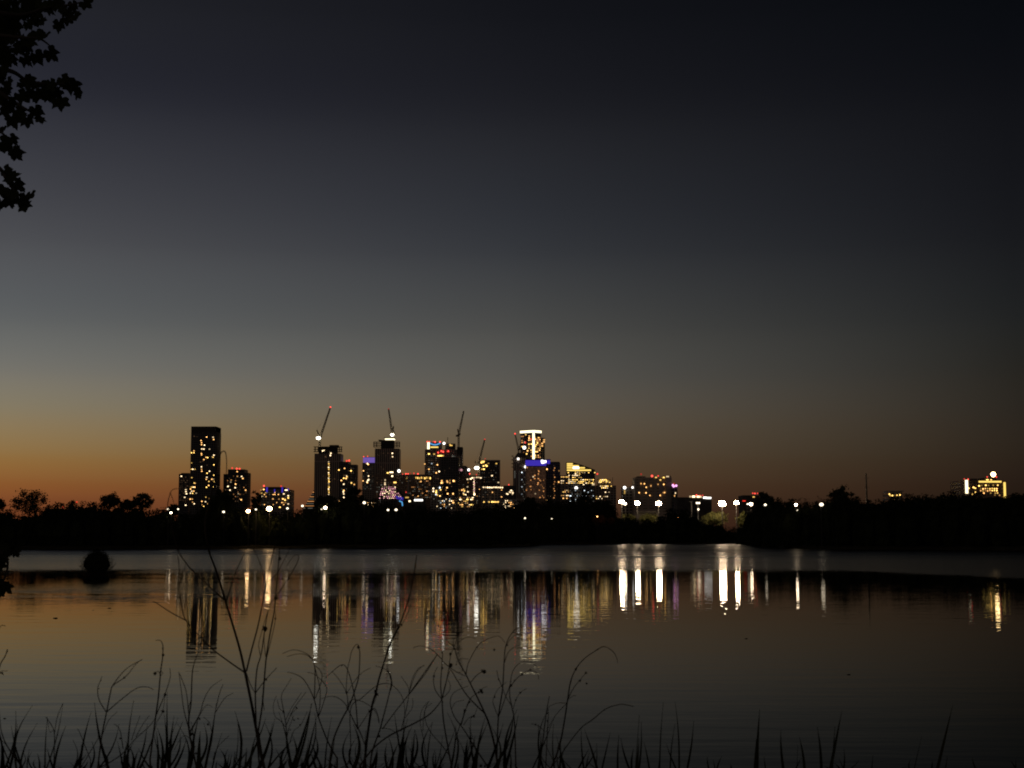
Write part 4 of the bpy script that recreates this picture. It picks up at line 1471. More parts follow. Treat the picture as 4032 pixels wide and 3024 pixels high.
for lab, (xx, yy), w_ in (('largest dark scrap of driftwood floating on the calm water', px('r2', 390, 601), 18), ('smaller driftwood scrap floating nearest the tower reflection', px('r2', 773, 530), 13), ('tiny speck of driftwood floating between two larger scraps', px('r2', 659, 544), 6),
                          ('driftwood scrap floating close to the reeds', px('r2', 33, 1310), 11), ('dark driftwood scrap on the dim open water', px('r7', 575, 135), 14), ('dark driftwood scrap on the open water beside the bright lamp streaks', (2938, 2515), 12)):
    D = shore_depth(yy)
    p = P(xx, yy, D)
    s_ = w_ * D / F
    mb = MB()
    mb.blob((0, 0, .004), s_ * .5, s_ * .28, s_ * .13, 8, 5, .25, rng)
    mb.tube([(-s_ * .3, 0, s_ * .05), (s_ * .1, 0, s_ * .16), (s_ * .55, .01, s_ * .10)], [s_ * .05, s_ * .05, s_ * .02], 5)
    tag(link('driftwood', mb.mesh('driftwood', 'driftwood', True), None, p), lab, 'driftwood', 'scraps adrift on the lake')


# ------------------------------------------------------------------ foreground weeds
def catmull(pts, n=6):
    out = []
    for i in range(len(pts) - 1):
        p0, p1, p2, p3 = pts[max(i - 1, 0)], pts[i], pts[i + 1], pts[min(i + 2, len(pts) - 1)]
        for k in range(n):
            t = k / n
            out.append(0.5 * ((2 * p1) + (p2 - p0) * t + (2 * p0 - 5 * p1 + 4 * p2 - p3) * t * t + (3 * p1 - p0 - 3 * p2 + p3) * t * t * t))
    out.append(pts[-1])
    return out


def root_point(p, q, D):
    """Carry the stem on below the picture's lower edge to the soil: p is the lowest traced point, q the one above it."""
    s = (p.x - q.x) / (p.z - q.z) if abs(p.z - q.z) > .02 else 0
    s = max(-.5, min(.5, s))
    gz = bank_z(0, D)
    return Vector((p.x + s * .75 * (gz - p.z), D, gz)), Vector((p.x + s * .9 * (gz - p.z) * .45, D, p.z + (gz - p.z) * .45))


def weed(label, view, D, stems, blobs=(), seed=0, width=7.0):
    """stems: list of (points, start width px, end width px, rooted) in the pixel space of a traced view."""
    rng = random.Random(seed)
    sc = VIEWS[view][2]
    first = None
    objs = []
    dmap = []
    for si, (pts, w0, w1, rooted) in enumerate(stems):
        drift = 0 if si == 0 else rng.uniform(-.22, .22)
        n = len(pts)
        vs = []
        d0 = D
        if si > 0 and dmap:          # a branch starts at the depth of the stem it leaves
            d0 = min(dmap, key=lambda e: (e[0] - pts[0][0]) ** 2 + (e[1] - pts[0][1]) ** 2)[2]
            if rooted:
                d0 = D + rng.uniform(-.15, .15)
        for i, q in enumerate(pts):
            dd = d0 + drift * i / max(1, n - 1) + (0.10 * math.sin(i * 1.3 + si) if si == 0 and i else 0)
            if i == 0:
                dd = d0
            dmap.append((q[0], q[1], dd))
            vs.append(P(*px(view, *q), dd))
        sm = catmull(vs, 6)
        if rooted:
            g, mid = root_point(sm[0], sm[3], vs[0].y)
            sm = [g, mid] + sm
        k = len(sm)
        m0 = D / F * .62
        rad = [max(.0007, (w0 + (w1 - w0) * (i / (k - 1)) ** .8) * m0) for i in range(k)]
        objs.append((sm, rad, rooted))
    g0 = objs[0][0][0]
    root = thing('weed_stalk', label, 'weed', g0, 'dry weed stalks on the near bank')
    for i, (sm, rad, rooted) in enumerate(objs):
        part('stem' if rooted else 'branch', MB().tube(sm, rad, 6), 'weed_stem', root, True)
    for (bx, by, r) in blobs:
        dd = min(dmap, key=lambda e: (e[0] - bx) ** 2 + (e[1] - by) ** 2)[2]
        p = P(*px(view, bx, by), dd)
        rr = r / sc * D / F
        mb = MB()
        mb.blob(p, rr * .75, rr * .7, rr * .9, 8, 6, .2, rng)
        for k in range(10):
            d = Vector((rng.gauss(0, 1), rng.gauss(0, 1), rng.gauss(0, 1))).normalized()
            mb.tube([p + d * rr * .4, p + d * rr * rng.uniform(1.0, 1.5)], [rr * .16, rr * .04], 4)
        part('seed_head', mb, 'seed_head', root, True)
    return root


S = 1.0
weed('tallest thick weed stalk forking above the waterline', 'r3', 4.1, [
    ([(790, 1659), (755, 1500), (735, 1390), (700, 1200), (655, 985), (610, 790), (520, 490), (460, 290), (395, 105), (372, -80), (420, -290), (447, -440), (480, -560), (515, -575), (525, -480), (515, -330)], 11, 2.2, True),
    ([(510, 470), (430, 400), (300, 280), (235, 205), (175, 105), (130, -80), (108, -190), (127, -285), (150, -312), (182, -316)], 4.5, 2, False),
    ([(127, -285), (145, -240), (154, -205)], 2.4, 1.4, False),
    ([(525, 475), (580, 300), (640, 160), (690, 60)], 4, 2, False),
    ([(655, 985), (560, 920), (420, 815), (330, 720), (235, 612), (205, 500), (185, 390), (190, 250), (180, 165)], 5, 2, False),
    ([(235, 614), (150, 570), (70, 520), (20, 487), (0, 485)], 3.4, 2.4, False),
    ([(185, 380), (215, 290), (240, 200)], 2.4, 1.4, False),
    ([(665, 975), (700, 830), (750, 640), (790, 430), (810, 350), (830, 240), (862, 105), (880, 40)], 5.5, 2.2, False),
    ([(805, 370), (780, 280), (765, 220), (715, 105)], 3.2, 1.8, False),
    ([(815, 345), (880, 285), (925, 200), (975, 105)], 3, 1.6, False),
    ([(660, 975), (690, 1060), (725, 1130)], 3.2, 2, False),
], [(238, 208, 6), (763, 218, 8), (803, 370, 9)], 1)
weed('double weed stalk with a large round seed head beside the tallest stalk', 'r3', 4.0, [
    ([(748, 1400), (775, 1230), (790, 1050), (805, 880), (830, 720), (860, 560), (870, 460), (885, 300), (900, 105)], 6, 3, True),
    ([(870, 455), (960, 318), (1025, 205), (1030, 155), (995, 165), (950, 230)], 3.4, 1.6, False),
    ([(735, 1390), (728, 1130), (740, 960), (770, 850), (795, 680), (825, 520), (860, 460)], 5.5, 2.4, True),
    ([(728, 1130), (800, 1035), (880, 950)], 3.4, 1.6, False),
    ([(765, 870), (752, 790), (770, 710), (800, 600), (835, 500)], 2.6, 1.6, False),
    ([(808, 880), (870, 610), (855, 520)], 2.6, 1.6, False),
    ([(800, 870), (790, 760), (795, 690)], 2.4, 1.6, False),
    ([(790, 1250), (785, 1200), (775, 1150)], 2.6, 1.5, False),
    ([(872, 470), (920, 445), (960, 450)], 1.8, 1.2, False),
], [(796, 676, 20), (900, 178, 14), (873, 457, 15), (870, 602, 8), (805, 1033, 9), (960, 318, 9), (800, 380, 7), (918, 322, 8)], 2)
weed('weed with two narrow rising arms over the calm water', 'r2', 3.9, [
    ([(690, 1659), (720, 1430), (752, 1270), (780, 1130), (800, 1070), (890, 960), (1005, 892)], 6, 2, True),
    ([(805, 1068), (890, 1010), (960, 925), (1000, 893)], 3, 1.6, False),
    ([(752, 1265), (702, 1180), (690, 1100), (710, 1040), (720, 1010)], 3.4, 1.8, False),
    ([(755, 1262), (850, 1180), (960, 1098), (1035, 1085), (1085, 1105)], 3.4, 1.8, False),
    ([(725, 1420), (770, 1320), (830, 1260)], 2.4, 1.4, False),
    ([(700, 1440), (640, 1540), (570, 1659)], 2.4, 2.8, False),
], [(878, 1020, 8), (698, 1098, 5), (806, 1070, 6), (712, 1040, 6)], 3)
weed('hooked-tip weed stalk with a small side berry', 'r2', 4.2, [
    ([(1060, 1600), (1100, 1300), (1120, 1150), (1135, 980), (1150, 870), (1150, 790), (1132, 757), (1103, 757)], 6, 2, True),
    ([(1112, 1265), (1165, 1140), (1195, 1050), (1205, 1000), (1200, 955)], 3.2, 1.8, False),
    ([(1135, 1010), (1120, 975), (1098, 988)], 2.2, 1.6, False),
    ([(1110, 1330), (1150, 1255), (1168, 1140)], 2.4, 1.6, False),
    ([(1135, 970), (1150, 990), (1130, 1010)], 2, 1.3, False),
], [(1153, 862, 11), (1151, 815, 8), (1095, 991, 12), (1168, 1140, 12), (1152, 1258, 12), (1110, 1270, 8)], 4)
weed('many-armed weed rising under the black tower reflection', 'r2', 4.0, [
    ([(1390, 1659), (1340, 1420), (1335, 1300), (1350, 1200), (1358, 1000), (1372, 920), (1397, 850)], 7, 2.2, True),
    ([(1337, 1390), (1300, 1250), (1280, 1100), (1265, 985)], 3.6, 1.8, False),
    ([(1336, 1310), (1318, 1130), (1283, 1025), (1262, 980)], 3.2, 1.8, False),
    ([(1342, 1400), (1410, 1280), (1440, 1180), (1490, 1090), (1568, 1033)], 3.6, 1.6, False),
    ([(1345, 1410), (1420, 1270), (1460, 1215), (1500, 1225)], 2.6, 1.4, False),
    ([(1370, 1480), (1300, 1430), (1230, 1530)], 2.4, 1.4, False),
    ([(1336, 1300), (1332, 1240), (1345, 1190)], 3, 2, False),
], [(1352, 1420, 13), (1410, 1310, 9), (1385, 1555, 9), (1340, 1370, 6)], 5)
weed('forked weed with two bent arms next to the thick stalk base', 'r2', 4.1, [
    ([(1450, 1659), (1490, 1500), (1505, 1400), (1520, 1270), (1552, 1130), (1577, 1068)], 4.5, 1.8, True),
    ([(1520, 1270), (1570, 1190), (1600, 1155), (1648, 1130)], 2.6, 1.4, False),
    ([(1500, 1420), (1480, 1340), (1440, 1300)], 2.4, 1.4, False),
    ([(1505, 1600), (1540, 1510), (1620, 1430)], 2.6, 1.4, False),
], [(1470, 1350, 9), (1518, 1555, 7)], 6)
weed('thin leaning weed crossing the reeds below the open water', 'r2', 3.8, [
    ([(160, 1659), (60, 1520), (15, 1420), (0, 1330), (-8, 1230)], 5, 2.4, True),
    ([(150, 1640), (100, 1570), (30, 1480), (-20, 1440)], 3, 1.8, False),
], [], 7)
weed('thin twin-armed weed among the first reeds', 'r2', 4.3, [
    ([(380, 1640), (385, 1480), (380, 1390), (340, 1320), (322, 1298)], 4, 1.8, True),
    ([(384, 1420), (405, 1300), (445, 1200)], 2.6, 1.6, False),
    ([(380, 1390), (350, 1400), (335, 1300)], 2, 1.2, False),
], [], 8)
weed('low spindly weed with seed specks leaning over the bent reed', 'r2', 4.2, [
    ([(640, 1600), (600, 1500), (560, 1400), (545, 1382)], 3, 1.6, True),
    ([(700, 1659), (850, 1570), (960, 1450), (1050, 1370), (1095, 1310)], 4, 1.6, True),
    ([(870, 1520), (850, 1400), (820, 1355), (805, 1350)], 3, 1.6, False),
    ([(930, 1460), (960, 1370), (990, 1290)], 2.6, 1.3, False),
    ([(960, 1440), (1010, 1350), (1055, 1290)], 2.4, 1.3, False),
], [(850, 1450, 8), (697, 1435, 8), (580, 1497, 6)], 9)
weed('dead twig poking in at the picture edge above the reeds', 'r2', 4.6, [
    ([(-60, 1300), (-40, 1100), (0, 935), (35, 870), (53, 820)], 4, 3.0, True),
    ([(-40, 1080), (-10, 985), (55, 972)], 3, 1.6, False),
    ([(-25, 1000), (10, 985), (25, 1002)], 4, 2, False),
    ([(-40, 1090), (-30, 800), (0, 662), (40, 656)], 3, 2, False),
], [(50, 835, 7), (15, 988, 8)], 10)

weed('arching weed with wide drooping plumes left of the tangle', 'r4', 4.0, [
    ([(560, 1560), (520, 1500), (460, 1380), (380, 1170), (335, 990), (250, 820), (170, 755), (80, 730)], 6, 2, True),
    ([(338, 995), (345, 800), (340, 670), (300, 580), (220, 530), (130, 515), (30, 550)], 3.6, 1.4, False),
    ([(345, 690), (390, 870), (395, 1000), (380, 1150)], 2.4, 2.6, False),
    ([(340, 665), (400, 720), (410, 810), (350, 980)], 2.4, 2.6, False),
    ([(410, 810), (460, 890), (430, 1020), (383, 1155)], 2.4, 2.6, False),
    ([(412, 812), (340, 750), (272, 733)], 2.2, 1.2, False),
    ([(308, 590), (240, 556), (160, 555), (70, 582)], 2.4, 1.2, False),
    ([(375, 1165), (358, 1080), (340, 1000)], 3, 2.4, False),
], [(412, 812, 8), (340, 985, 9), (300, 590, 8)], 11)
weed('looping weed with a dark bead at the top of its hook', 'r4', 3.9, [
    ([(480, 1659), (520, 1400), (600, 1200), (680, 1050), (740, 880), (770, 760), (780, 550), (768, 500), (765, 485)], 6, 2.4, True),
    ([(770, 470), (740, 465), (700, 530), (680, 620), (662, 700), (650, 850), (650, 925)], 2.0, 2.2, False),
    ([(760, 1285), (700, 1160), (640, 1040), (560, 975), (480, 967), (405, 987)], 4, 1.4, False),
    ([(758, 1260), (740, 1030), (700, 830), (650, 685), (600, 660), (530, 710), (440, 790)], 4, 1.8, False),
    ([(665, 1060), (650, 930), (580, 805), (515, 727)], 2.8, 1.6, False),
    ([(768, 765), (820, 722), (882, 690)], 2, 1.1, False),
    ([(765, 770), (700, 860), (655, 940)], 2, 1.4, False),
    ([(650, 1080), (700, 1000), (790, 1010), (880, 1060), (940, 1130), (965, 1220)], 2.4, 1.6, False),
    ([(830, 1440), (790, 1330), (745, 1240)], 3, 4, False),
], [(766, 487, 17), (650, 926, 12), (515, 727, 5), (605, 663, 9)], 12)
weed('straight thick stalk leaning past the second crane tower reflection', 'r4', 4.2, [
    ([(815, 1659), (830, 1560), (860, 1300), (900, 1050), (935, 930), (970, 780), (1050, 530), (1100, 400), (1170, 260), (1260, 0), (1300, -200), (1331, -400)], 9, 3.0, True),
    ([(1085, 440), (1150, 320), (1185, 272), (1240, 170), (1275, 70)], 2.4, 1.3, False),
    ([(870, 1150), (920, 1080), (955, 1150), (970, 1230)], 2.6, 1.5, False),
    ([(900, 1080), (880, 1110), (860, 1090)], 2.6, 1.5, False),
    ([(1030, 570), (1050, 500), (1070, 440)], 4, 3, False),
], [(940, 945, 20), (1185, 272, 13), (870, 1112, 10), (1318, -300, 14), (1290, -130, 9), (930, 915, 14)], 13)
weed('dry weed with a thick dark bract halfway up its curved arm', 'r4', 4.0, [
    ([(880, 1659), (900, 1500), (970, 1300), (1000, 1190), (1050, 1000), (1085, 830), (1068, 735), (1000, 690), (930, 670)], 6, 1.6, True),
    ([(1075, 900), (1090, 840), (1072, 770), (1050, 720)], 6, 2, False),
    ([(760, 1280), (860, 1130), (930, 1000), (945, 920)], 2.6, 1.5, False),
], [(968, 1350, 14), (1000, 1192, 9)], 14)
weed('long sweeping stalk curving up across the tangle', 'r4', 3.8, [
    ([(780, 1640), (900, 1480), (1060, 1350), (1300, 1230), (1440, 1150), (1530, 1060), (1580, 980), (1600, 880), (1650, 720)], 6.5, 2, True),
    ([(980, 1270), (1060, 1280), (1120, 1310), (1160, 1350)], 2.4, 1.6, False),
    ([(1180, 1300), (1220, 1130), (1250, 980), (1250, 880), (1180, 770)], 3.2, 1.6, False),
    ([(1255, 935), (1300, 800), (1340, 720), (1400, 660)], 2.4, 1.4, False),
    ([(1000, 1280), (1110, 1130), (1250, 950), (1400, 740), (1530, 560)], 3.4, 2, False),
    ([(1210, 1180), (1280, 1090), (1295, 1020), (1290, 985)], 2.4, 1.4, False),
], [], 15)
weed('low arching wisp over the reeds in the middle of the tangle', 'r4', 4.3, [
    ([(640, 1659), (690, 1500), (690, 1090), (800, 980), (930, 870), (1020, 840), (1100, 860), (1180, 950), (1210, 1050), (1215, 1160)], 3.4, 1.6, True),
    ([(1240, 1659), (1380, 1640), (1420, 1600), (1400, 1400), (1365, 1220), (1380, 1100), (1430, 1030), (1450, 1010)], 3, 1.3, True),
    ([(1390, 1300), (1410, 1100), (1480, 1030)], 2, 1.2, False),
], [], 16)
weed('feathery branched weed between the thick stalk and the arching plumes', 'r4', 4.1, [
    ([(130, 1659), (75, 1400), (65, 1250), (40, 1100), (20, 960), (60, 880), (115, 790)], 4, 1.5, True),
    ([(65, 1250), (130, 1100), (200, 1000), (260, 920)], 2.6, 1.3, False),
    ([(60, 1200), (110, 1090), (160, 1010), (215, 930)], 2.2, 1.2, False),
    ([(60, 1260), (10, 1200), (-40, 1160), (-60, 1060), (-30, 960)], 2.6, 1.3, False),
    ([(40, 1110), (0, 1080), (-20, 1000)], 2, 1.2, False),
    ([(100, 1420), (140, 1300), (210, 1240), (270, 1110)], 2.8, 1.3, False),
    ([(140, 1200), (120, 1130), (180, 1080)], 2, 1.2, False),
], [(40, 1115, 12), (165, 1075, 10), (180, 1180, 9), (145, 1195, 8), (200, 1240, 9), (105, 1290, 8)], 17)

weed('weed with a dark beaded stem and long limp arm left of the crossing stalks', 'r5', 4.0, [
    ([(440, 1657), (400, 1440), (360, 1200), (345, 1000), (332, 850), (345, 650), (350, 560), (346, 515)], 5.5, 2, True),
    ([(342, 990), (280, 900), (262, 800), (275, 730), (302, 680)], 2.8, 1.6, False),
    ([(346, 980), (380, 850), (410, 700), (430, 560), (470, 470), (500, 360), (570, 300), (625, 297)], 3.2, 1.3, False),
    ([(348, 610), (270, 530), (200, 490), (130, 475), (65, 495)], 2.8, 1.3, False),
    ([(350, 625), (430, 690), (500, 735), (570, 765)], 2.8, 2, False),
    ([(20, 950), (170, 760), (260, 620), (300, 555)], 3.6, 2.4, False),
    ([(25, 940), (55, 800), (110, 700), (175, 665)], 2.2, 1.3, False),
    ([(345, 985), (410, 920), (425, 850), (395, 790)], 2.2, 1.3, False),
    ([(420, 1540), (330, 1420), (250, 1330), (190, 1220), (180, 1100), (215, 1020)], 3, 1.5, False),
], [(430, 662, 22), (499, 358, 18), (425, 553, 15), (268, 768, 12), (345, 540, 9), (348, 690, 12), (350, 1020, 9), (265, 800, 6)], 18)
weed('strong leaning stalk crossing the tangle toward the open water', 'r5', 3.9, [
    ([(890, 1657), (850, 1420), (800, 1230), (760, 1130), (700, 1000), (640, 880), (575, 750), (500, 610), (462, 490), (410, 440), (365, 400)], 7.5, 2, True),
    ([(580, 742), (600, 640), (682, 490), (760, 420), (880, 380), (925, 405), (952, 440)], 2.8, 1.5, False),
    ([(760, 1130), (600, 970), (500, 820), (440, 720), (410, 690)], 4.4, 2.2, False),
    ([(622, 830), (670, 770), (715, 735), (750, 728)], 2.8, 2, False),
    ([(462, 490), (455, 430), (490, 370), (560, 330)], 2.4, 1.3, False),
    ([(490, 450), (560, 402), (620, 390), (672, 405)], 2.2, 1.2, False),
    ([(485, 630), (530, 600), (600, 602)], 2.2, 1.2, False),
    ([(470, 500), (520, 485), (480, 480)], 2, 1.2, False),
], [(574, 740, 12), (755, 725, 20), (682, 490, 11), (850, 513, 13), (735, 715, 14), (482, 655, 8), (468, 505, 9)], 19)
weed('curled weed with ragged seed tufts under the crossing stalks', 'r5', 4.1, [
    ([(790, 1650), (640, 1420), (560, 1290), (460, 1150), (425, 1010), (470, 920), (600, 862)], 5, 1.4, True),
    ([(530, 1240), (600, 1020), (665, 945), (720, 912)], 2.8, 2, False),
    ([(540, 1190), (570, 1100), (612, 1010)], 2.4, 1.6, False),
    ([(555, 1240), (600, 1175), (655, 1150), (690, 1060)], 2.4, 1.4, False),
    ([(440, 1080), (480, 1020), (560, 1000)], 2, 1.2, False),
    ([(440, 1580), (500, 1300), (545, 1180), (560, 1090)], 3, 1.6, True),
    ([(720, 912), (745, 880), (785, 870)], 1.8, 1.1, False),
], [(722, 908, 20), (735, 925, 14), (568, 1100, 15), (612, 1018, 12), (655, 1155, 14), (700, 925, 12), (630, 1165, 10), (720, 1635, 16), (790, 1630, 14), (760, 1640, 12), (630, 1370, 10)], 20)
weed('slender tall weed with paired arching tips beside the lit tower reflection', 'r5', 4.0, [
    ([(880, 1630), (875, 1600), (890, 1180), (930, 900), (945, 650), (957, 500), (990, 400), (1050, 320), (1110, 288)], 5.5, 2, True),
    ([(948, 640), (985, 540), (1040, 490), (1105, 463)], 2.6, 1.4, False),
    ([(965, 480), (1000, 420), (1060, 365), (1110, 355)], 2.2, 1.3, False),
    ([(892, 1165), (840, 1030), (852, 960), (890, 890), (970, 825)], 2.6, 1.3, False),
    ([(897, 1150), (960, 970), (1000, 860), (1030, 720), (1100, 640), (1180, 625), (1235, 650), (1268, 685)], 3, 1.3, False),
    ([(925, 870), (892, 790), (875, 710)], 2, 1.3, False),
], [(853, 968, 11), (890, 800, 6), (980, 470, 7)], 21)
weed('drooping weed strung with small seed beads', 'r5', 4.2, [
    ([(1060, 1657), (1050, 1300), (1040, 1160), (1020, 1060), (1000, 950), (1005, 840), (1015, 815)], 4.4, 2.6, True),
    ([(1008, 870), (1060, 800), (1130, 740), (1200, 710), (1260, 735), (1278, 770), (1280, 800)], 2.8, 1.5, False),
    ([(1015, 1050), (960, 960), (935, 890), (885, 770)], 2.4, 1.4, False),
    ([(1035, 1080), (1060, 1000), (1100, 930), (1160, 890)], 2, 1.1, False),
], [(1118, 750, 14), (1015, 857, 13), (1200, 707, 12), (1102, 928, 10), (1060, 1000, 10), (1045, 810, 8)], 22)
weed('tall single weed arching over the dim open water, apart from the tangle', 'r5', 4.0, [
    ([(1400, 1657), (1480, 1450), (1530, 1200), (1560, 1000), (1590, 820), (1640, 700), (1720, 600), (1850, 510), (1920, 482), (2000, 530), (2035, 590), (2045, 640)], 6, 1.5, True),
    ([(1565, 985), (1620, 880), (1680, 805), (1738, 735)], 3, 1.6, False),
    ([(1552, 1030), (1460, 1028), (1380, 1062)], 2.4, 1.2, False),
    ([(1545, 1040), (1450, 1140), (1350, 1310)], 2.2, 1.3, False),
    ([(1570, 990), (1610, 960), (1640, 955)], 2, 1.1, False),
], [(1642, 700, 14), (1680, 812, 13), (1737, 736, 13), (1745, 840, 11), (1850, 510, 8), (1592, 820, 6)], 23)
weed('faint limp stalk bowing low over the water at the tangle edge', 'r5', 4.3, [
    ([(1400, 1657), (1500, 1520), (1600, 1380), (1700, 1260), (1800, 1190), (1930, 1085), (2060, 1042), (2130, 1045), (2200, 1062)], 3.6, 2.4, True),
    ([(1430, 1610), (1370, 1480), (1330, 1400)], 2.4, 1.3, False),
], [], 24)
weed('jointed upright weed with small spurs right of the slender pair', 'r5', 4.1, [
    ([(1290, 1657), (1320, 1400), (1345, 1200), (1360, 1090), (1385, 960)], 5.0, 2, True),
    ([(1330, 1290), (1260, 1240), (1210, 1230)], 2.4, 2, False),
    ([(1350, 1620), (1368, 1250), (1375, 1120), (1360, 1050)], 3.4, 1.6, True),
    ([(1280, 1600), (1277, 1350), (1280, 1240)], 2.4, 1.4, True),
], [(1365, 1125, 10), (1365, 1200, 9), (1250, 1235, 10), (1365, 1275, 8)], 25)

# ------------------------------------------------------------------ reeds
BL = {
    'r2': [(230, 1215, 115, 15), (125, 1350, 70, 22), (265, 1340, 140, 15), (445, 1200, 330, 12), (465, 1360, 380, 18), (335, 1300, 318, 12), (30, 1500, 20, 18), (668, 1195, 765, 20), (945, 1180, 905, 15),
           (1160, 1280, 1165, 17), (1182, 1120, 1192, 18), (1105, 1400, 1115, 20), (1250, 1340, 1325, 16), (1350, 1330, 1345, 16), (610, 1560, 530, 16), (650, 1470, 640, 15), (830, 1470, 870, 15), (980, 1520, 1060, 15),
           (1440, 1340, 1390, 24), (1530, 1200, 1450, 20), (1415, 1400, 1405, 30), (1690, 1350, 1660, 9), (1755, 1540, 1690, 15), (1620, 1560, 1600, 13), (245, 1600, 250, 14), (515, 1460, 520, 9), (1215, 1430, 1190, 12),
           (1570, 1410, 1500, 10), (1660, 1540, 1650, 10), (90, 1590, 60, 14), (700, 1590, 705, 10), (945, 1480, 900, 24), (1030, 1590, 1020, 10), (0, 1560, -10, 16), (160, 1540, 150, 10)],
    'r3': [(865, 1310, 760, 18), (970, 1480, 820, 18), (1130, 1200, 990, 24), (1170, 1270, 1080, 18), (605, 1350, 580, 8), (790, 1330, 820, 15), (1115, 1480, 1100, 15), (1135, 1570, 1185, 15), (870, 1520, 925, 15),
           (670, 1540, 610, 12), (560, 1560, 540, 12), (585, 1560, 580, 10), (700, 1590, 690, 10), (895, 1580, 915, 14), (1000, 1290, 1000, 14), (1060, 1600, 1055, 12)],
    'r4': [(310, 1030, 160, 30), (345, 1130, 235, 20), (510, 1160, 440, 16), (715, 1230, 722, 38), (682, 1300, 662, 22), (1115, 1130, 1205, 24), (1283, 1260, 1150, 20), (1312, 1290, 1270, 28), (1485, 1220, 1420, 24),
           (1055, 1350, 1095, 20), (1240, 1440, 1275, 17), (310, 1520, 350, 18), (292, 1400, 280, 26), (1510, 1480, 1500, 18), (1040, 1420, 1045, 24), (1565, 1520, 1550, 18), (1710, 1250, 1665, 20), (940, 1500, 890, 26),
           (545, 1590, 540, 14), (215, 1560, 215, 12), (1225, 1540, 1230, 14), (130, 1380, 20, 30), (540, 1330, 480, 16), (950, 1460, 930, 18)],
    'r5': [(80, 1290, 42, 28), (252, 1210, 200, 15), (760, 1170, 672, 28), (820, 1250, 882, 24), (1072, 1090, 962, 30), (1302, 1320, 1278, 28), (1425, 1230, 1432, 15), (1385, 1060, 1322, 20), (1515, 1320, 1470, 10),
           (1692, 1265, 1716, 17), (1722, 1280, 1845, 24), (1975, 1310, 1895, 17), (2057, 1340, 2045, 19), (2077, 1370, 2155, 21), (592, 1380, 572, 44), (1000, 1480, 1010, 18), (280, 1500, 275, 15), (337, 1550, 325, 13),
           (1772, 1510, 1738, 13), (1842, 1420, 1836, 11), (1067, 1600, 1072, 17), (5, 1440, 30, 18), (510, 1600, 500, 14), (620, 1300, 565, 12)],
    'r6': [(586, 455, 545, 15), (715, 450, 758, 19), (713, 690, 660, 15), (916, 660, 848, 22), (620, 910, 720, 20), (1063, 1050, 1078, 18), (1222, 1045, 1172, 18), (1636, 530, 1605, 40), (1598, 860, 1580, 22), (1864, 760, 1890, 28),
           (2065, 830, 2122, 28), (2050, 930, 2040, 6), (345, 665, 322, 22), (325, 595, 282, 10), (262, 960, 240, 24), (376, 890, 432, 20), (1315, 1130, 1325, 15), (320, 850, 300, 26), (545, 1060, 535, 10)],
    'r7': [(510, 470, 405, 34), (445, 620, 420, 16), (530, 830, 530, 16), (800, 890, 790, 10), (1256, 710, 1188, 9), (1546, 420, 1405, 30), (1730, 910, 1756, 15), (1355, 935, 1352, 15), (280, 620, 318, 27)],
}
blades = []
for v, lst in BL.items():
    sc = VIEWS[v][2]
    for (tx, ty, bx, w) in lst:
        T = px(v, tx, ty)
        ybot = 3024
        B = (px(v, bx, 0)[0], ybot)
        blades.append((T, B, w / sc))
# short filler blades just above the lower picture edge
rng = random.Random(61)
for k in range(80):
    x = rng.uniform(0, 2350)
    if rng.random() < .25:
        x = rng.uniform(900, 1900)
    T = (x + rng.uniform(-35, 45), 3024 - abs(rng.gauss(0, 55)) - 6)
    blades.append((T, (x, 3024), rng.uniform(4, 9)))
for k in range(46):
    x = rng.choice((rng.uniform(-20, 700), rng.uniform(500, 1250), rng.uniform(1100, 2100), rng.uniform(1100, 2250)))
    h = rng.uniform(70, 230)
    blades.append(((x + h * rng.uniform(-.3, .45), 3024 - h), (x, 3024), rng.uniform(6, 13)))
for k in range(14):
    x = rng.uniform(2400, 4000)
    blades.append(((x + rng.uniform(-25, 35), 3024 - rng.uniform(4, 50)), (x, 3024), rng.uniform(4, 8)))

clumps = [  # centre px, label
    (70, 'reed clump at the picture edge with three broad pointed blades'),
    (200, 'sparse reed clump with a thin paired tip beside the edge clump'),
    (400, 'reed clump with one blade bent sharply over'),
    (530, 'reed clump around the looping two-armed weed'),
    (650, 'reed clump with straight upright blades under the hooked-tip weed'),
    (790, 'thickest dark reed clump below the black tower reflection'),
    (930, 'thin scattered reed clump left of the tallest stalk base'),
    (1050, 'reed clump at the foot of the tallest stalk'),
    (1170, 'reed clump with long broad blades leaning under the arching plumes'),
    (1300, 'reed clump with slim blades below the arching plumes'),
    (1400, 'reed clump with the widest upright blade under the hook bead'),
    (1510, 'dense low reed clump around the straight thick stalk'),
    (1610, 'reed clump with blades crossing in an X under the sweeping stalk'),
    (1720, 'reed clump with thin upright blades under the beaded weed'),
    (1850, 'reed clump with the broad dark blade under the crossing stalks'),
    (1990, 'reed clump with one tall curved blade beside the slender weed'),
    (2130, 'reed clump with stiff straight blades at the jointed upright weed'),
    (2310, 'reed pair meeting in a peak at the foot of the single arching weed'),
    (2420, 'reed pair with a notch between its tips beside the peaked pair'),
    (2510, 'crowded narrow reed tuft just right of the peaked pairs'),
    (2665, 'reed tuft with two tallest needle blades near the middle of the bare water'),
    (2820, 'very short reed tuft hardly rising over the picture edge'),
    (2985, 'lone thick needle-like reed rising from a split base'),
    (3080, 'single broad reed with a rounded shoulder right of the thick needle reed'),
    (3160, 'single reed leaning away at a slant with a faint second blade'),
    (3280, 'tall leaning reed pair joined at the base over the dark water'),
    (3440, 'tiny faint reed tip in the dark water'),
    (3610, 'faint thin leaning reed left of the last tall reed'),
    (3700, 'last tall slanting reed standing alone in the darkness'),
    (3840, 'short stub reed nearest the dark corner'),
]
bins = {i: [] for i in range(len(clumps))}
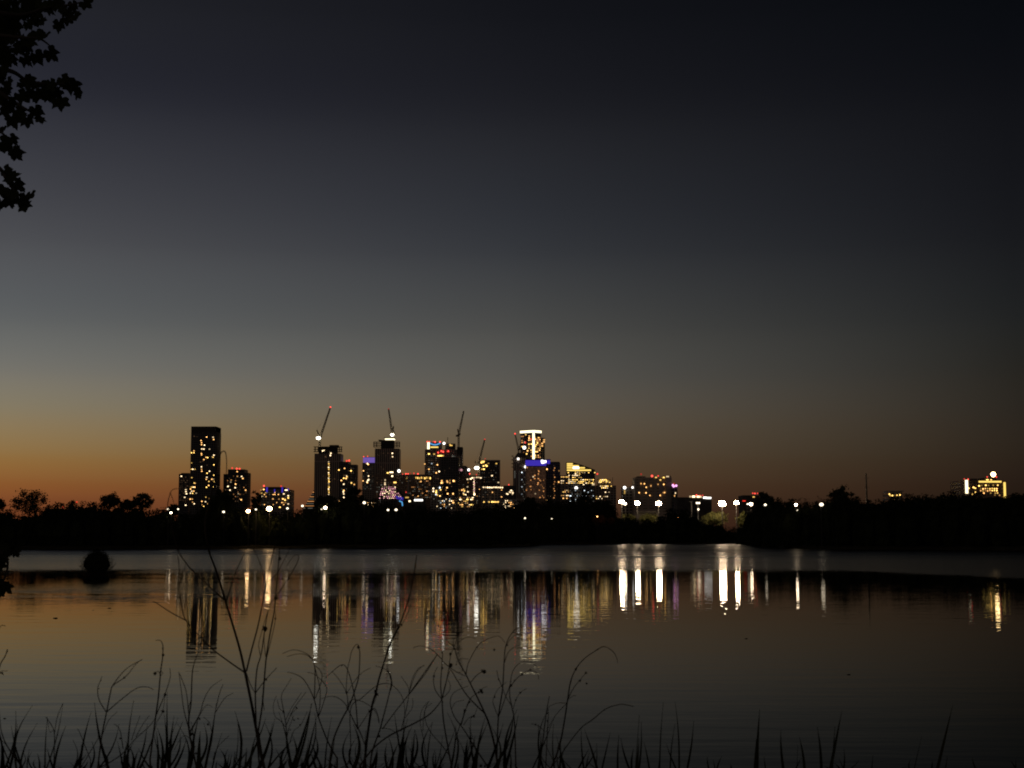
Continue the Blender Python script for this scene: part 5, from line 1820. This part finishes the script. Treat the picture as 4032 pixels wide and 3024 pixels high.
for bl in blades:
    i = min(range(len(clumps)), key=lambda k: abs(clumps[k][0] - bl[1][0]))
    bins[i].append(bl)
rng = random.Random(88)
for i, (cx, lab) in enumerate(clumps):
    if not bins[i]:
        continue
    Dc = rng.uniform(3.7, 4.6)
    g = P(cx, 3024, Dc)
    base = Vector((g.x, Dc, bank_z(0, Dc)))
    mb = MB()
    for (T, B, w) in bins[i]:
        D = Dc + rng.uniform(-.18, .18)
        pt, pb = P(*T, D + rng.uniform(-.12, .12)), P(*B, D)
        sl = (pb.x - pt.x) / max(.02, pt.z - pb.z)
        sl = max(-.45, min(.45, sl))
        gz = bank_z(0, D)
        p0 = Vector((pb.x + sl * .7 * (pb.z - gz), D, gz - .03))
        bow = rng.choice((-1, 1)) * rng.choice((.01, .02, .03, .07, .12) if cx < 2250 else (.0, .01, .02)) * (pt - pb).length
        line = [p0.lerp(pb, q / 4) for q in range(4)]
        line += [pb.lerp(pt, q / 10) + Vector((bow * math.sin(math.pi * q / 10), 0, 0)) for q in range(11)]
        n = len(line)
        wm = w * D / F * .5
        rows_ = []
        yaw = rng.uniform(-.5, .5)
        side = Vector((math.cos(yaw), math.sin(yaw), 0))
        nrm = Vector((-math.sin(yaw), math.cos(yaw), 0))
        for j, p in enumerate(line):
            t = max(0.0, (j - 4) / 10)
            ww = wm / math.cos(yaw) * (0.6 + .1 * j if j < 4 else 1.0) * (1 - t ** 1.7)
            ww = max(ww, .0006)
            rows_.append((p - side * ww, p + nrm * ww * .45, p + side * ww))
        b0 = len(mb.v)
        for r_ in rows_:
            mb.v += [tuple(q) for q in r_]
        for j in range(n - 1):
            for q in range(2):
                a_ = b0 + j * 3 + q
                mb.f.append((a_, a_ + 1, a_ + 4, a_ + 3))
    o = link('reed_clump', mb.mesh('reed_clump', 'reed_leaf', True, base), None, base)
    tag(o, lab, 'reed', 'reeds on the near bank')

# ------------------------------------------------------------------ overhanging tree at upper left
rng = random.Random(314)
LOBES = [(0, 1.08), (9, .84), (17, .82), (27, .62), (36, .66), (47, .92), (58, .78), (70, .68), (84, .56), (104, .72), (120, .62), (140, .56), (162, .50), (176, .16)]


def maple(mb, c, size, ang, tilt, yaw):
    """Five-lobed toothed leaf, tip pointing along ang in the picture plane, gently cupped."""
    rot = Matrix.Rotation(yaw, 3, 'Z') @ Matrix.Rotation(tilt, 3, 'X')
    pts = []
    prof = [(a, r) for a, r in LOBES] + [(-a, r) for a, r in LOBES[::-1] if a not in (0,)]
    for a, r in prof:
        r *= size * .62 * rng.uniform(.88, 1.1)
        th = math.radians(a) + ang
        x, z = math.cos(th) * r, math.sin(th) * r
        pts.append(Vector((x, -.12 * size * (r / size) ** 2 + rng.uniform(-.02, .02) * size, z)))
    n0 = len(mb.v)
    mb.v.append(tuple(c))
    mb.v += [tuple(Vector(c) + rot @ p) for p in pts]
    k = len(pts)
    for i in range(k):
        mb.f.append((n0, n0 + 1 + i, n0 + 1 + (i + 1) % k))
    return pts


TD = 7.0
tr = Vector((-5.3, 7.6, .35))
root = thing('overhanging_tree', 'dark tree leaning in from the side with lobed leaves hanging at the top corner', 'tree', tr)
mb = MB()
mb.tube(catmull([tr + Vector((0, 0, -.3)), tr + Vector((.1, 0, 1.2)), tr + Vector((.35, -.1, 3)), tr + Vector((.5, -.2, 5)), tr + Vector((.8, -.3, 7.4))], 5), [.24 - .008 * i for i in range(21)], 9)
part('trunk', mb, 'bark', root, True)
twigs = [  # starting height on the trunk, then picture points (r1 pixels) of the twig
    (4.4, [(-300, 100), (-60, 90), (160, 110), (330, 60), (470, 40), (600, 15)]),
    (4.1, [(-320, 240), (-80, 250), (120, 270), (280, 280), (360, 330)]),
    (3.8, [(-350, 560), (-60, 500), (90, 520), (190, 580), (330, 610), (450, 610), (540, 620)]),
    (3.6, [(-350, 640), (-80, 640), (60, 710), (150, 770), (240, 820), (290, 860)]),
    (3.3, [(-340, 860), (-90, 900), (20, 970), (90, 1050)]),
    (3.0, [(-350, 1150), (-90, 1190), (0, 1225), (45, 1300), (100, 1380), (170, 1430)]),
    (4.6, [(-250, -120), (-20, -60), (180, -20), (380, -40)]),
]
for h0, tp in twigs:
    dd = TD + rng.uniform(-.35, .35)
    vs = [tr + Vector((.4, -.1, h0 - 1.2))] + [P(*px('r1', *q), dd + rng.uniform(-.15, .15)) for q in tp]
    sm = catmull(vs, 5)
    part('branch', MB().tube(sm, [.022 * (1 - .86 * (i / (len(sm) - 1)) ** .6) for i in range(len(sm))], 6), 'bark', root, True)
vs = [tr + Vector((.2, 0, 2.0)), P(-420, 2050, 7.2), P(-160, 2110, 7.0), P(-20, 2160, 6.9), P(30, 2215, 6.9), P(10, 2300, 6.9)]
sm = catmull(vs, 5)
part('branch', MB().tube(sm, [.018 * (1 - .8 * i / (len(sm) - 1)) for i in range(len(sm))], 6), 'bark', root, True)
leaves = [(40, 60), (130, 90), (250, 80), (350, 60), (450, 60), (530, 30), (612, 18), (545, 112), (480, 140), (420, 170), (300, 150), (200, 170), (100, 200), (40, 250), (150, 300), (250, 250), (330, 250), (370, 375),
          (265, 405), (180, 430), (80, 420), (40, 500), (60, 600), (150, 600), (210, 590), (290, 610), (370, 610), (460, 575), (515, 605), (570, 672), (450, 735), (350, 690), (250, 680), (150, 690), (60, 740), (130, 800),
          (100, 865), (200, 865), (295, 870), (30, 650), (20, 940), (20, 1030), (92, 1000), (110, 1095), (35, 1050), (85, 1280), (100, 1400), (55, 1400), (225, 1420), (70, 1450), (185, 1495), (150, 1440), (8, 1475),
          (5, 1370), (120, 1330), (40, 1235), (390, 20), (310, 20), (200, 30), (110, 20), (20, 10), (0, 130), (0, 330), (110, 350), (200, 350), (20, 420), (0, 560), (0, 720), (30, 800), (400, 660), (310, 650), (250, 790), (135, 840), (480, 90)]
mb = MB()
for (x, y) in leaves:
    c = P(*px('r1', x + rng.uniform(-8, 8), y + rng.uniform(-8, 8)), TD + rng.uniform(-.5, .5))
    maple(mb, c, rng.uniform(.066, .098), R(rng.uniform(-95, -30)), rng.uniform(-.7, .7), rng.uniform(-.6, .6))
for k in range(38):     # deeper leaves in the dense corner
    x, y = rng.uniform(-60, 300), rng.uniform(-60, 460)
    if x / 330 + max(0, y - 200) / 330 > 1.0:
        continue
    c = P(*px('r1', x, y), TD + rng.uniform(-.2, 1.2))
    maple(mb, c, rng.uniform(.08, .12), R(rng.uniform(-150, 0)), rng.uniform(-.9, .9), rng.uniform(-.9, .9))
for k in range(420):     # rest of the crown, beyond the picture edge
    c = Vector((-5.0 + rng.gauss(0, 1.0), 7.2 + rng.gauss(0, 1.0), rng.uniform(3.6, 7.6)))
    if c.x / c.y * F + 2016 > -60:
        continue
    maple(mb, c, rng.uniform(.09, .14), R(rng.uniform(-150, -10)), rng.uniform(-1, 1), rng.uniform(-1, 1))
for (x, y) in ((60, 960), (15, 930), (130, 990), (205, 1015), (50, 1080), (20, 1180), (72, 1465), (12, 1530), (0, 1010), (90, 1040), (0, 1420), (20, 1110), (-10, 1240)):
    c = P(*px('z8', x - 10, y - 10), 6.9 + rng.uniform(-.25, .25))
    maple(mb, c, rng.uniform(.05, .075), R(rng.uniform(-80, -20)), rng.uniform(-.6, .6), rng.uniform(-.6, .6))
part('crown', mb, 'overhang_leaf', root)

# ------------------------------------------------------------------ sky
w = bpy.data.worlds.new('World')
scene.world = w
w.use_nodes = True
nt = w.node_tree
N, L = nt.nodes, nt.links
bg = N['Background']
tc = N.new('ShaderNodeTexCoord')
sep = N.new('ShaderNodeSeparateXYZ')
L.new(tc.outputs['Generated'], sep.inputs[0])
el = math_n('ARCSINE', sep.outputs['Z'])
eln = math_n('DIVIDE', el, R(30.0))
az = math_n('ARCTAN2', sep.outputs['X'], sep.outputs['Y'])


def lin(c):
    return tuple((q / 255 / 12.92) if q / 255 <= .04045 else ((q / 255 + .055) / 1.055) ** 2.4 for q in c) + (1,)


def ramp(stops):
    n = N.new('ShaderNodeValToRGB')
    cr = n.color_ramp
    cr.interpolation = 'CARDINAL'
    while len(cr.elements) < len(stops):
        cr.elements.new(.5)
    for e, (deg, c) in zip(cr.elements, stops):
        e.position = deg / 30.0
    for e, (deg, c) in zip(cr.elements, stops):
        e.color = lin(c)
    L.new(eln, n.inputs['Fac'])
    return n.outputs['Color']


LEFT = [(0, (95, 46, 28)), (1.46, (126, 73, 40)), (2.16, (138, 91, 48)), (3.14, (142, 111, 68)), (4.6, (134, 121, 96)), (6.1, (118, 115, 106)), (8.05, (95, 97, 97)), (11, (76, 77, 81)), (15.8, (46, 47, 55)), (19.9, (33, 34, 40)), (30, (24, 25, 31))]
MID = [(0, (66, 38, 25)), (1.46, (80, 54, 37)), (2.16, (88, 65, 45)), (3.14, (93, 77, 58)), (4.6, (98, 88, 74)), (6.1, (90, 87, 81)), (8.05, (76, 76, 74)), (11, (54, 56, 60)), (15.8, (34, 35, 40)), (19.9, (20, 21, 26)), (30, (16, 17, 21))]
RIGHT = [(0, (26, 17, 12)), (1.46, (34, 24, 17)), (2.16, (38, 28, 21)), (3.14, (42, 34, 26)), (4.6, (42, 37, 31)), (6.1, (38, 36, 32)), (8.05, (32, 33, 33)), (11, (24, 25, 28)), (15.8, (16, 17, 21)), (19.9, (8, 10, 14)), (30, (7, 8, 11))]
cl, cm, cr_ = ramp(LEFT), ramp(MID), ramp(RIGHT)


def mixc(f, a, b_):
    n = N.new('ShaderNodeMix')
    n.data_type = 'RGBA'
    L.new(f, n.inputs['Factor'])
    L.new(a, n.inputs['A'])
    L.new(b_, n.inputs['B'])
    return n.outputs['Result']


def mr(v, a, b_, it='LINEAR'):
    n = N.new('ShaderNodeMapRange')
    n.interpolation_type = it
    n.inputs['From Min'].default_value = a
    n.inputs['From Max'].default_value = b_
    L.new(v, n.inputs['Value'])
    return n.outputs[0]


c1 = mixc(mr(az, R(-19), R(0)), cl, cm)
c2 = mixc(math_n('POWER', mr(az, R(0), R(19)), 0.85), c1, cr_)
back = N.new('ShaderNodeRGB')
back.outputs[0].default_value = lin((60, 54, 52))
az_abs = math_n('ABSOLUTE', az)
c3 = mixc(mr(az_abs, R(55), R(120), 'SMOOTHSTEP'), c2, back.outputs[0])
L.new(c3, bg.inputs['Color'])
bg.inputs['Strength'].default_value = 1.0

# ------------------------------------------------------------------ camera and render settings
cam = bpy.data.cameras.new('Camera')
co = bpy.data.objects.new('Camera', cam)
C.objects.link(co)
cam.sensor_width = 36.0
cam.lens = 52.0
cam.clip_start = 0.05
cam.clip_end = 20000
co.location = (0, 0, CAMZ)
co.rotation_euler = (R(90) + PITCH, 0, 0)
cam.dof.use_dof = True
cam.dof.focus_distance = 900
cam.dof.aperture_fstop = 16
scene.camera = co
scene.render.resolution_x, scene.render.resolution_y = 1024, 768
scene.view_settings.view_transform = 'Standard'
scene.view_settings.look = 'None'
scene.view_settings.exposure = 0
scene.view_settings.gamma = 1
cy = scene.cycles
cy.use_denoising = True
cy.pixel_filter_type = 'BLACKMAN_HARRIS'
cy.filter_width = 1.9
cy.max_bounces = 6
cy.sample_clamp_indirect = 6
cy.use_light_tree = True
